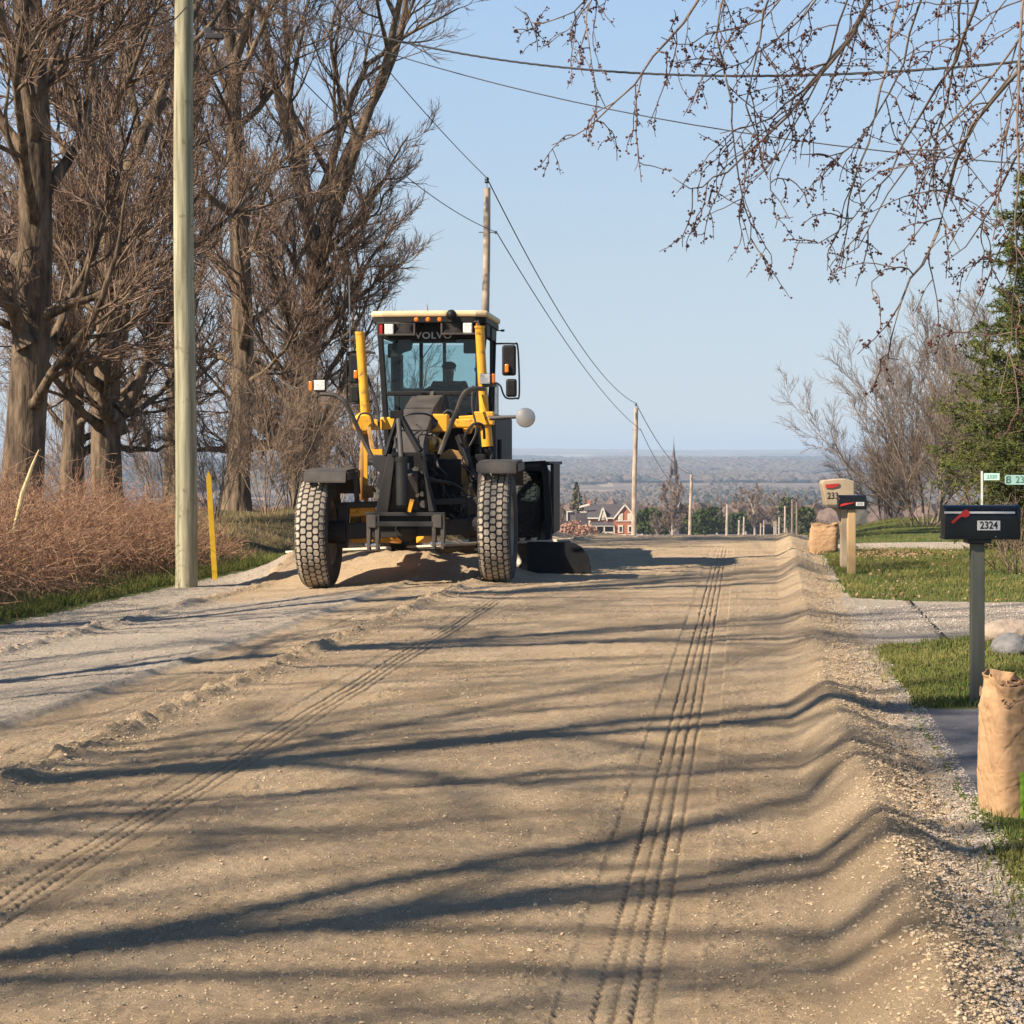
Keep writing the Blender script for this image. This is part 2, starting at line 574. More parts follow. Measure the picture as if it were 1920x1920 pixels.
def axis(segs):
    out = []
    for a, b_, st in segs:
        n = max(1, int(round((b_-a)/st))); out.append(np.linspace(a, b_, n, endpoint=False))
    return np.concatenate(out + [np.array([segs[-1][1]])])


def build_ground():
    # rows (distance) and columns (across the road)
    v = [-60, -40, -25, -15, -8, -4, -1, 1, 2.5, 3.5, 4.3]
    y = 4.5
    while y < 42:
        v.append(y); y += min(max(.0095, y*y/6048*1.1), .16)
    while y < 14500:
        v.append(y); y += max(.16, (y-40)*.02+.3)
    v = np.array(v)
    pos = [(1.5, 4.0, .06), (4., 10, .3), (10, 40, 2.)]
    u = np.concatenate([
        -np.geomspace(7000, 40, 60)[:-1], axis([(-40, -14, 1.), (-14, -8.4, .12), (-8.4, -7.1, .04), (-7.1, -6.5, .02), (-6.5, -5.0, .03), (-5.0, -3.05, .013), (-3.05, -2.42, .0055),
              (-2.42, -.80, .018), (-.80, -.19, .0052), (-.19, 1.3, .0115), (1.3, 1.6, .025)] + pos), np.geomspace(40, 6500, 60)[1:]])
    nv, nu = len(v), len(u)
    U, V = np.meshgrid(u, v)
    X = U + SLANT*V; Y = V
    Z = height(X, Y)
    print("ground grid", nv, nu)
    verts = np.stack([X, Y, Z], -1).reshape(-1, 3)
    idx = np.arange(nv*nu).reshape(nv, nu)
    quads = np.stack([idx[:-1, :-1], idx[:-1, 1:], idx[1:, 1:], idx[1:, :-1]], -1)
    uc = (U[:-1, :-1]+U[1:, 1:])/2; vc = (V[:-1, :-1]+V[1:, 1:])/2
    w = .10*fbm(uc*2.5, vc*2.5, 301, 4)
    cls = np.full(uc.shape, 4)          # lawn
    nearm = vc < 420
    onroad = (uc > -7.85+w) & (uc < .90+.8*w) & nearm
    cls[(uc < -8.05+w) & nearm] = 5
    d1c = 19.7 + .06*(uc-1); hw = 1.65 + 1.3*np.exp(-np.clip(uc-.9, 0, 9)/1.0)
    drive = (np.abs(vc-d1c+w) < hw) & (uc > .5) & nearm & (uc < 14)
    d2 = (np.abs(vc-35.2+w-.10*(uc-1)) < 1.35) & (uc > .5) & (uc < 12)
    cls[drive | d2] = 2
    cls[onroad] = 1
    cls[onroad & (uc > -6.75+.3*w) & (uc < .62+.6*w)] = 0
    cls[(vc > 9.4) & (vc < 12.7) & (uc > .93+.25*w) & (uc < 9)] = 3
    cls[(vc > 60) & ((uc < -8.5) | (uc > 2.5))] = 6
    cls[vc >= 420] = 6
    sand = np.zeros_like(U)
    n1 = fbm(U*1.2, V*.5, 411, 4)
    sand = 1.0*sstep(-3.95, -3.75, U) + .72*sstep(-4.62, -4.5, U)*sstep(-3.75, -3.95, U) + (.25+.35*n1)*sstep(-4.5, -4.62, U)
    sand = np.where(U > .45, 1-.85*sstep(.62, .98, U + .10*n1), sand)
    sand = np.where(U > .95, .22, sand)
    sand = np.where(U < -6.75, .25, sand)
    sand = np.where((V > 26.3) & (U > -6.8) & (U < .5), 1.0, sand)
    sand = np.where((V > 22) & (V <= 26.3) & (U < -4.6) & (U > -6.8), np.maximum(sand, sstep(22, 25, V)*.8), sand)
    sand = np.where(V > 60, .5, sand)
    # spill of sand on the drive where the windrow crosses
    parts = [(0, 'road', GM['road']), (1, 'gravel_shoulder', GM['shoulder']), (2, 'driveway', GM['drive']), (3, 'asphalt_driveway', GM['asphalt']),
             (4, 'lawn', GM['lawn']), (5, 'ground', GM['bank']), (6, 'terrain', GM['fields'])]
    for k, nm, mm in parts:
        q = quads[cls == k]
        used, inv = np.unique(q.ravel(), return_inverse=True)
        o = np_mesh(nm, verts[used], inv.reshape(-1, 4), mm)
        tag(o, kind='structure')
        if k in (0, 1, 2):
            add_attr(o, "sand", sand.ravel()[used])


build_ground()

# ------------------------------------------------ vectorised rods (twigs, canes, grass)
def rods(pts, rad, k):
    """pts (B,n,3) rad (B,n) -> verts, quads"""
    B, n, _ = pts.shape
    t = np.empty_like(pts)
    t[:, 1:-1] = pts[:, 2:] - pts[:, :-2]; t[:, 0] = pts[:, 1]-pts[:, 0]; t[:, -1] = pts[:, -1]-pts[:, -2]
    t /= np.linalg.norm(t, axis=2, keepdims=True)+1e-9
    ref = np.tile(np.array([.31, .17, .93]), (B, 1))
    bad = np.abs((t[:, 0]*ref).sum(1)) > .93
    ref[bad] = (.93, .3, .1)
    a = np.repeat(ref[:, None], n, 1)
    s = a - t*(a*t).sum(2, keepdims=True); s /= np.linalg.norm(s, axis=2, keepdims=True)+1e-9
    b_ = np.cross(t, s)
    an = 2*np.pi*np.arange(k)/k
    ring = pts[:, :, None] + rad[:, :, None, None]*(s[:, :, None]*np.cos(an)[None, None, :, None] + b_[:, :, None]*np.sin(an)[None, None, :, None])
    idx = np.arange(B*n*k).reshape(B, n, k)
    j2 = (np.arange(k)+1) % k
    q = np.stack([idx[:, :-1, :], idx[:, :-1][:, :, j2], idx[:, 1:][:, :, j2], idx[:, 1:, :]], -1).reshape(-1, 4)
    return ring.reshape(-1, 3), q


class NB:
    def __init__(self): self.v, self.f, self.n = [], [], 0
    def add(self, v, f):
        self.v.append(v); self.f.append(f+self.n); self.n += len(v)
    def build(self, name, m, parent=None, offset=None, smooth=True):
        fs = {}
        for f in self.f: fs.setdefault(f.shape[1], []).append(f)
        return np_mesh(name, np.concatenate(self.v), [np.concatenate(x) for x in fs.values()], m, parent, smooth, offset)


def unit(a): return a/(np.linalg.norm(a, axis=-1, keepdims=True)+1e-9)


def grow(st, di, ln, r0, r1, n, R, wander=.15, up=0.05, upv=(0, 0, 1)):
    """polylines: st (B,3), di (B,3), ln (B,), returns pts (B,n+1,3), rad (B,n+1)"""
    B = len(st)
    pts = np.empty((B, n+1, 3)); pts[:, 0] = st
    d = unit(di.copy()); upv = np.array(upv, float)
    for i in range(n):
        d = unit(d + wander*R.normal(size=(B, 3)) + np.atleast_1d(up)[:, None]*upv)
        pts[:, i+1] = pts[:, i] + d*(ln/n)[:, None]
    t = np.linspace(0, 1, n+1)[None]
    rad = r0[:, None]*(1-t) + r1[:, None]*t
    return pts, rad


def spawn(pts, rad, m, R, t0=.15, t1=1.0, ang=(35, 65), lfac=.45, ltap=.5, rfac=.6, plane=0.0):
    """m children per branch"""
    B, n, _ = pts.shape
    plen = np.linalg.norm(np.diff(pts, axis=1), axis=2).sum(1)
    t = t0 + (t1-t0)*(np.arange(m)[None] + R.random((B, m)))/m
    f = t*(n-1); i = np.clip(f.astype(int), 0, n-2); fr = (f-i)[..., None]
    bi = np.arange(B)[:, None]
    p = pts[bi, i]*(1-fr) + pts[bi, i+1]*fr
    tan = unit(pts[bi, i+1]-pts[bi, i])
    rr = rad[bi, i]*(1-fr[..., 0]) + rad[bi, i+1]*fr[..., 0]
    rv = R.normal(size=(B, m, 3)); rv[..., 2] *= (1-plane)
    perp = unit(rv - tan*(rv*tan).sum(-1, keepdims=True))
    a = np.radians(ang[0] + (ang[1]-ang[0])*R.random((B, m)))[..., None]
    d = tan*np.cos(a) + perp*np.sin(a)
    l = plen[:, None]*lfac*(1-ltap*t)*(.7+.6*R.random((B, m)))
    return p.reshape(-1, 3), d.reshape(-1, 3), l.ravel(), (rr*rfac).ravel()


def bark(name, c1, c2, st=6, bump=.04):
    return mat(name, c1, c2, rough=.95, scale=st, stretch=(1, 1, .22), bump=bump, bscale=st*1.6, detail=8, spec=.1)


M_BARK = bark('maple_bark', (.215, .16, .11), (.05, .038, .030), 7, .05)
M_TWIG = mat('reddish_twigs', (.14, .09, .068), (.29, .205, .15), rough=.85, scale=3, spec=.15)
M_TWIG2 = mat('grey_twigs', (.15, .115, .092), (.26, .205, .165), rough=.85, scale=3, spec=.15)


def tree_data(seed, H, r, limbs=24, leaders=3, first=.13, spread=.42, dens=1.0, twig_r=.0075, custom=(), lean=(0, 0), fork=.45, bias=(0, 0), n2=9, n3=8, n4=8, upb=.10):
    R = np.random.default_rng(seed)
    big, small = NB(), NB()
    hf = H*fork
    n = 12
    zs = np.linspace(0, hf, n+1)
    tr = np.zeros((1, n+1, 3)); tr[0, :, 2] = zs - .3
    tr[0, :, 0] = lean[0]*zs + .12*np.sin(zs*.5+seed); tr[0, :, 1] = lean[1]*zs + .12*np.cos(zs*.45+seed)
    tt = zs/hf
    rad = r*(1 - .38*tt) * (1 + .55*np.exp(-zs/.35))
    # trunk surface with buttress and bark ridges
    k = 28
    v, q = rods(tr, rad[None], k)
    vv = v.reshape(n+1, k, 3); c = tr[0][:, None]
    an = np.arange(k)*2*np.pi/k
    am = 1 + .07*np.sin(an*5+seed)[None]*np.exp(-zs/1.2)[:, None] + .04*np.sin(an*3+seed*2)[None] + .035*R.normal(size=(n+1, k))
    vv = c + (vv-c)*am[..., None]
    big.add(vv.reshape(-1, 3), q)
    top = tr[0, -1]
    # leaders
    az = 2*np.pi*(np.arange(leaders)+R.random(leaders)*.5)/leaders + seed
    tilt = np.radians(R.uniform(8, 24, leaders))
    di = np.stack([np.sin(tilt)*np.cos(az)+bias[0]*.5, np.sin(tilt)*np.sin(az)+bias[1]*.5, np.cos(tilt)], 1)
    L0p, L0r = grow(np.tile(top, (leaders, 1)), di, (H-hf)*R.uniform(.85, 1.05, leaders), np.full(leaders, r*.48), np.full(leaders, .03), 12, R, .07, .05)
    big.add(*rods(L0p, L0r, 10))
    # limbs off the trunk
    m = int(limbs*.5)
    t = first + (1-first)*(np.arange(m)+R.random(m)*.8)/m
    f = t*n; i = np.clip(f.astype(int), 0, n-1); fr = (f-i)[:, None]
    p = tr[0][i]*(1-fr)+tr[0][np.minimum(i+1, n)]*fr
    az = np.arange(m)*2.4 + R.random(m)*.8 + seed
    el = np.radians(R.uniform(5, 35, m) + 25*t)
    d = np.stack([np.cos(el)*np.cos(az)+bias[0], np.cos(el)*np.sin(az)+bias[1], np.sin(el)], 1)
    ln = H*spread*(1-.25*t)*R.uniform(.75, 1.1, m)
    A = grow(p, d, ln, np.full(m, r*.30)*R.uniform(.6, 1.1, m), np.full(m, .018), 12, R, .10, .07)
    sp = spawn(L0p, L0r, max(3, int(limbs*.6/leaders)), R, .08, .97, (30, 62), .55, .45, .6)
    B_ = grow(sp[0], sp[1]+np.array([bias[0]*.6, bias[1]*.6, 0]), sp[2], sp[3], np.full(len(sp[2]), .014), 12, R, .10, upb)
    P1 = np.concatenate([A[0], B_[0]]); R1 = np.concatenate([A[1], B_[1]])
    if custom:
        cp = []; cr = []
        for pts, ra, rb in custom:
            pts = np.array(pts, float); s = np.linspace(0, len(pts)-1, 13); i = np.clip(s.astype(int), 0, len(pts)-2); ff = (s-i)[:, None]
            cp.append(pts[i]*(1-ff)+pts[i+1]*ff + R.normal(size=(13, 3))*.04); cr.append(np.linspace(ra, rb, 13))
        P1 = np.concatenate([P1, np.array(cp)]); R1 = np.concatenate([R1, np.array(cr)])
    R1[:, 0] *= 1.7; R1[:, 1] *= 1.15
    big.add(*rods(P1, R1, 8))
    s2 = spawn(P1, R1, n2, R, .15, 1., (28, 60), .42, .45, .62)
    P2, R2 = grow(s2[0], s2[1], s2[2], s2[3], np.full(len(s2[2]), .009), 7, R, .13, upb)
    big.add(*rods(P2, R2, 5))
    s3 = spawn(P2, R2, n3, R, .12, 1., (20, 50), .62, .4, .6)
    rr = np.maximum(s3[3], twig_r*1.2)
    P3, R3 = grow(s3[0], s3[1], np.maximum(s3[2], .35), rr, np.full(len(rr), twig_r), 5, R, .09, upb*.8)
    small.add(*rods(P3, R3, 3))
    s4 = spawn(P3, R3, n4, R, .10, 1., (18, 45), .55, .35, .75)
    rr = np.full(len(s4[2]), twig_r)
    P4, R4 = grow(s4[0], s4[1], np.maximum(s4[2], .22), rr, rr*.55, 3, R, .07, upb*.8)
    small.add(*rods(P4, R4, 3))
    return big, small


def place_tree(name, loc, data, label, cat, group=None, rz=0, mb=None, mt=None, scale=1.0):
    """data: (big, small) builders or an already built tree to copy"""
    if isinstance(data, tuple):
        root = empty(name, loc, label, cat, rz, group)
        data[0].build('trunk', mb or M_BARK, root)
        data[1].build('crown', mt or M_TWIG, root)
    else:
        root = copy_tree(data); root.location = tuple(loc); root.rotation_euler = (0, 0, rz)
        root["label"] = label
        if group: root["group"] = group
    root.scale = (scale,)*3
    return root


def at(px, d, dz=0.0):
    x = (px-960)*d/F
    return (x, d, hz(x, d)+dz)


G_ROW = "bare maples in a row along the left bank"
T = []
def loc_of(px, py, d, base):   # local coordinates of a picture point for limbs traced by eye
    p = P(px, py, d); return tuple(p - np.array(base))

b1, b2, b3, b4 = at(52, 33), at(213, 40), at(447, 50), at(583, 57)
T1 = place_tree('maple_tree', b1, tree_data(11, 17, .34, limbs=30, first=.20, spread=.36, fork=.62, leaders=2, custom=[
    ([loc_of(60, 640, 33, b1), loc_of(-40, 500, 32, b1), loc_of(-140, 420, 31, b1)], .14, .03)]),
    'thick bare maple trunk at the far left, rising behind the brambles', 'tree', G_ROW)
T2 = place_tree('maple_tree', b2, tree_data(23, 15, .33, limbs=30, first=.30, spread=.34, fork=.42, leaders=3, lean=(-.03, 0), custom=[
    ([loc_of(215, 800, 40, b2), loc_of(180, 720, 39, b2), loc_of(110, 640, 38, b2)], .17, .05),
    ([loc_of(235, 760, 40, b2), loc_of(290, 660, 40, b2), loc_of(330, 560, 39.5, b2)], .13, .03)]),
    'dark stout maple trunk leaning left behind the brambles, left of the near pole', 'tree', G_ROW)
T3 = place_tree('maple_tree', b3, tree_data(37, 19, .31, limbs=28, first=.26, spread=.30, fork=.60, leaders=3),
    'straight grey maple just right of the yellow marker stake', 'tree', G_ROW)
T4 = place_tree('maple_tree', b4, tree_data(41, 21, .36, limbs=30, first=.24, spread=.28, fork=.34, leaders=4, bias=(.0, 0), custom=[
    ([loc_of(575, 862, 57, b4), loc_of(520, 830, 56.5, b4), loc_of(450, 838, 56, b4), loc_of(380, 846, 55.5, b4), loc_of(330, 835, 55, b4)], .15, .04),
    ([loc_of(572, 835, 57, b4), loc_of(530, 805, 57, b4), loc_of(470, 770, 56.5, b4), loc_of(400, 730, 56, b4)], .12, .03),
    ([loc_of(600, 380, 57, b4), loc_of(640, 230, 57, b4), loc_of(690, 120, 57, b4), loc_of(770, 60, 57, b4), loc_of(860, 15, 57, b4)], .14, .02),
    ([loc_of(600, 620, 57, b4), loc_of(670, 560, 57, b4), loc_of(720, 520, 57, b4), loc_of(760, 490, 57, b4)], .08, .015),
    ([loc_of(605, 540, 57, b4), loc_of(660, 450, 57, b4), loc_of(700, 400, 57, b4), loc_of(735, 340, 57, b4)], .08, .015)]),
    'tall bare maple behind the left front wheel of the grader, crown nearest the open sky', 'tree', G_ROW)
TS = tree_data(53, 18, .21, limbs=26, first=.25, spread=.38, fork=.50, leaders=3, n2=7, n3=4, n4=2, twig_r=.006)
# the same row goes on behind and outside the picture; these trees throw the long shadows over the road
T5 = place_tree('maple_tree', at(330, 66), T3, 'slender bare maple hidden partly by the near utility pole, farther back', 'tree', G_ROW, 2.1, scale=.95)
T6 = place_tree('maple_tree', at(130, 52), T4, 'bare maple filling the gap between the two leftmost trunks, set back', 'tree', G_ROW, 3.6, scale=.9)
T7 = place_tree('maple_tree', at(560, 78), T2, 'farthest bare maple of the left row, behind the grader cab', 'tree', G_ROW, 1.2, scale=.85)
for (x, y, src, rz, sc, lb) in ((-10.2, 17.2, TS, .7, 1.0, 'bare maple just outside the left edge, shading the road by the grader'), (-10.4, 11.0, 0, 2.0, .95, 'bare maple outside the left edge, shading the middle of the road'),
                            (-10.6, 4.9, 0, 4.0, 1.05, 'bare maple outside the picture, throwing the broad foreground shadows'), (-10.6, 0.9, 0, 5.2, .95, 'bare maple behind the camera at left, throwing the lowest shadows'), (-11.2, -6.5, 0, 1.4, 1.0, 'last bare maple of the row, far behind the camera')):
    r_ = place_tree('maple_tree', (x, y, hz(x, y)), src or T_SRC, lb, 'tree', G_ROW, rz, scale=sc)
    if src: T_SRC = r_

# ------------------------------------------------ utility poles and wires
M_POLE1 = mat('weathered_treated_pole', (.43, .405, .28), (.20, .185, .125), rough=.9, scale=16, stretch=(1, 1, .06), bump=.012, bscale=40, spots=(5, (.15, .13, .09), .58), spec=.1)
M_POLE2 = mat('bleached_pole', (.50, .42, .34), (.26, .21, .17), rough=.9, scale=3, stretch=(1, 1, .5), bump=.01, spec=.1)
M_STEEL = mat('galvanised_steel', (.32, .33, .34), (.22, .22, .23), rough=.45, metal=.8)
M_INS = mat('dark_insulator', (.035, .04, .05), rough=.35)
M_WIRE = mat('weathered_wire', (.075, .075, .08), rough=.6)
M_CABLE = mat('black_cable', (.03, .03, .034), rough=.6)
G_POLE = 'wooden utility poles along the road'


def pole(px, d, ztop, r0, r1, label, m, lean=0.0, hardware=True, small=False):
    x, y, z = at(px, d)
    root = empty('utility_pole', (x, y, z), label, 'utility pole', group=G_POLE)
    H = ztop - z
    b = MB(); n = 14
    b.tube([(lean*H*t+.012*math.sin(t*9), 0.01*math.cos(t*7), -.4+(H+.4)*t) for t in [i/n for i in range(n+1)]], [r0+(r1-r0)*i/n for i in range(n+1)], 20 if not small else 8)
    b.build('shaft', m, root, smooth=True)
    if hardware:
        xx = lean*H
        h = MB(); h.cyl((xx, 0, H), (xx, 0, H+.14), .012); h.build('pin', M_STEEL, root)
        h = MB(); h.lathe((xx, 0, H+.12), (0, 0, 1), [(0, 0), (.05, 0), (.065, .03), (.045, .07), (.06, .10), (.04, .15), (0, .16)], 12); h.build('insulator', M_INS, root, smooth=True)
        zz = H-1.15
        h = MB(); h.box((lean*zz+.0, -.02-r1, zz+.75), (.05, .04, .32)); h.build('bracket', M_STEEL, root)
        h = MB(); h.cyl((lean*zz-.2, 0, zz), (lean*zz+.22, 0, zz), .012); h.ball((lean*zz+.24, 0, zz), .045); h.build('spool_bolt', M_STEEL, root)
    return root, (x+lean*H, y, ztop)


def zt(py, d): return EYE-(py-HOR)*d/F
p1, t1 = pole(349, 26.6, 9.95, .150, .115, 'thick pale green-grey wooden pole nearest the camera, left roadside', M_POLE1, lean=-.0045)
p2, t2 = pole(905, 52, zt(352, 52), .135, .085, 'bleached wooden pole rising behind the grader cab', M_POLE2, lean=.012)
p3, t3 = pole(1187, 108, zt(765, 108), .15, .11, 'pale wooden pole in front of the brick farmhouse', M_POLE2, lean=.02)
p4, t4 = pole(1292, 186, zt(890, 186), .16, .13, 'pale wooden pole beside the big bare tree before the church', M_POLE2, lean=.03)
far = [(1362, 300, 946, 'leaning pale short pole to the right of the church steeple'), (1385, 380, 975, 'thin pale pole leftmost of the far pair'), (1394, 390, 969, 'thicker pale pole rightmost of the far pair'),
       (1426, 470, 981, 'small pale pole left of the low middle pair'), (1432, 480, 976, 'small pale pole right of the low middle pair'), (1452, 450, 977, 'short pale pole just left of the far road end'),
       (1461, 420, 969, 'medium pale pole near the far road end'), (1472, 360, 949, 'pale pole right of the far road end'), (1485.5, 330, 936, 'thin brown pole farthest right among the far poles'), (1494, 380, 942, 'thin brown pole beside the brown pole at far right')]
tops = [t1, t2, t3, t4]
for px, d, py, lb in far:
    r_, t_ = pole(px, d, zt(py, d), .22, .17, lb, M_POLE2 if px < 1480 else M_TWIG2, lean=.02 if px < 1440 else .0, hardware=False, small=True)
    if px in (1362, 1394, 1432): tops.append(t_)


def wire(name, a, b_, sag, r, m, label, cat='wire', group=None, k=6, n=26, twist=False):
    a = np.array(a, float); b_ = np.array(b_, float)
    t = np.linspace(0, 1, n+1)[:, None]
    pts = a + (b_-a)*t; pts[:, 2] -= (4*sag*t*(1-t))[:, 0]
    if twist:
        n2 = 420
        t = np.linspace(0, 1, n2+1)[:, None]; base = a + (b_-a)*t; base[:, 2] -= (4*sag*t*(1-t))[:, 0]
        mb = NB()
        for ph in (0, 2.09, 4.19):
            ang = t[:, 0]*2*np.pi*30+ph
            q = base.copy(); q[:, 2] += r*.9*np.sin(ang); q[:, 1] += r*.9*np.cos(ang)
            mb.add(*rods(q[None], np.full((1, n2+1), r), 5))
        o = mb.build(name, m)
    else:
        v, q = rods(pts[None], np.full((1, n+1), r), k)
        o = np_mesh(name, v, q, m)
    return tag(o, label, cat, group)


def up(t, dz, dx=0): return (t[0]+dx, t[1], t[2]+dz)
wire('power_line', up(t1, .2), up(t2, .25), .25, .011, M_WIRE, 'upper wire from the near pole to the top of the pole behind the grader')
wire('power_line', up(t1, -1.9, .2), up(t2, -1.15, .25), .5, .010, M_WIRE, 'lower wire from the near pole to the side of the pole behind the grader')
wire('power_line', up(t2, .25), up(t3, .25), 1.0, .016, M_WIRE, 'upper wire sagging from the pole behind the grader to the farmhouse pole')
wire('power_line', up(t2, -1.15, .25), up(t3, -1.15, .25), .6, .014, M_WIRE, 'lower wire from the pole behind the grader to the farmhouse pole')
wire('power_line', up(t3, .25), up(t4, .1), .9, .022, M_WIRE, 'upper wire from the farmhouse pole down to the next pole')
wire('power_line', up(t3, -1.15, .25), up(t4, -1.3), 1.2, .018, M_WIRE, 'lower wire from the farmhouse pole down towards the bare tree')
svc_end = P(2350, 60, 13.0)
wire('service_cable', P(352, -62, 26.6), svc_end, .75, .0062, M_CABLE, 'thick twisted black cable crossing the sky overhead to the right', 'cable', twist=True)
wire('service_cable', P(352, -45, 26.6), P(2350, 330, 15.0), .55, .006, M_CABLE, 'thinner cable crossing the sky below the thick one', 'cable')
b = MB(); b.box(P(402, 68, 26.2), (.24, .08, .07)); b.box(P(390, 60, 26.2), (.10, .03, .12)); o = b.build('cable_splice_box', M_CABLE, bevel=.01)
tag(o, 'small black splice box hanging among branches right of the near pole', 'splice box')
wire('guy_wire', P(352, 10, 26.6), P(300, 60, 25.0), .02, .008, M_CABLE, 'short dark wire leaving the near pole to the left', 'wire')

# ================================================================ VEGETATION
def place_z(x, y): return height(x, y)


# ---- bramble thicket on the left bank
def thicket():
    R = np.random.default_rng(5)
    nb = NB()
    # canes
    B = 5200
    v = R.uniform(6, 33, B)**1.0; u = -8.45 - np.abs(R.normal(0, 1.5, B)) - .35*R.random(B)
    keep = (u > -14.5) & ~((v > 26.0) & (u > -8.9) & (v < 27.5))
    v, u = v[keep], u[keep]; B = len(v)
    x = u+SLANT*v; z = place_z(x, v)
    st = np.stack([x, v, z-.05], 1)
    d = np.stack([R.normal(0, .55, B), R.normal(0, .5, B), np.full(B, 1.)], 1)
    hh = np.interp(v, [6, 14, 20, 25, 30, 33], [1.4, 1.3, 1.2, 1.05, .8, .45])*R.uniform(.55, 1.25, B)*(.55+.45*np.clip((-8.3-u)/1.0, 0, 1))
    pts, rad = grow(st, d, hh*1.35, R.uniform(.004, .009, B), np.full(B, .003), 9, R, .14, -.055)
    nb.add(*rods(pts, rad, 3))
    s = spawn(pts, rad, 4, R, .2, 1., (30, 80), .42, .3, .8)
    p2, r2 = grow(s[0], s[1], np.maximum(s[2], .15), np.full(len(s[2]), .0036), np.full(len(s[2]), .0022), 4, R, .2, -.03)
    nb.add(*rods(p2, r2, 3))
    o = nb.build('bramble_thicket', mat('bramble_canes', (.17, .075, .048), (.45, .29, .18), rough=.8, scale=7, detail=3, spec=.2))
    tag(o, 'dense reddish brown leafless bramble thicket along the left roadside', 'thicket', kind='stuff')
    # dead grass and leaves under and beyond it
    B = 60000
    v = R.uniform(6, 58, B); u = -8.0 - np.abs(R.normal(0, 2.6, B))
    x = u+SLANT*v; z = place_z(x, v)
    h = R.uniform(.04, .30, B)*np.clip((-7.9-u)*1.4, .25, 1.2)*np.interp(v, [6, 24, 30, 58], [1., .9, .42, .5])*(1+.8*fbm(u*.8, v*.4, 66, 3))
    grass_blades('dead_grass', x, v, z, h, .006, mat('dead_grass', (.30, .22, .12), (.20, .17, .08), rough=.9, scale=1.5, spec=.1), 'dry straw-coloured grass and weeds on the left bank', R, .5)


def grass_blades(name, x, y, z, h, w, m, label, R, bend=.35, cat='grass'):
    B = len(x)
    a = R.random(B)*2*np.pi
    s = np.stack([np.cos(a), np.sin(a), np.zeros(B)], 1)*(w*R.uniform(.6, 1.3, B))[:, None]*.5
    b_ = np.stack([R.normal(0, 1, B), R.normal(0, 1, B), np.zeros(B)], 1)*(h*bend)[:, None]*.7
    p0 = np.stack([x, y, z-.005], 1)
    p1 = p0 + b_*.35 + np.stack([0*h, 0*h, h*.6], 1)
    p2 = p0 + b_ + np.stack([0*h, 0*h, h*R.uniform(.75, 1., B)], 1)
    V = np.stack([p0-s, p0+s, p1+s*.8, p1-s*.8, p2], 1).reshape(-1, 3)
    i = np.arange(B)[:, None]*5
    q = np.concatenate([i, i+1, i+2, i+3], 1); t = np.concatenate([i+3, i+2, i+4], 1)
    o = np_mesh(name, V, [q, t], m, smooth=False)
    tag(o, label, cat, kind='stuff')
    return o


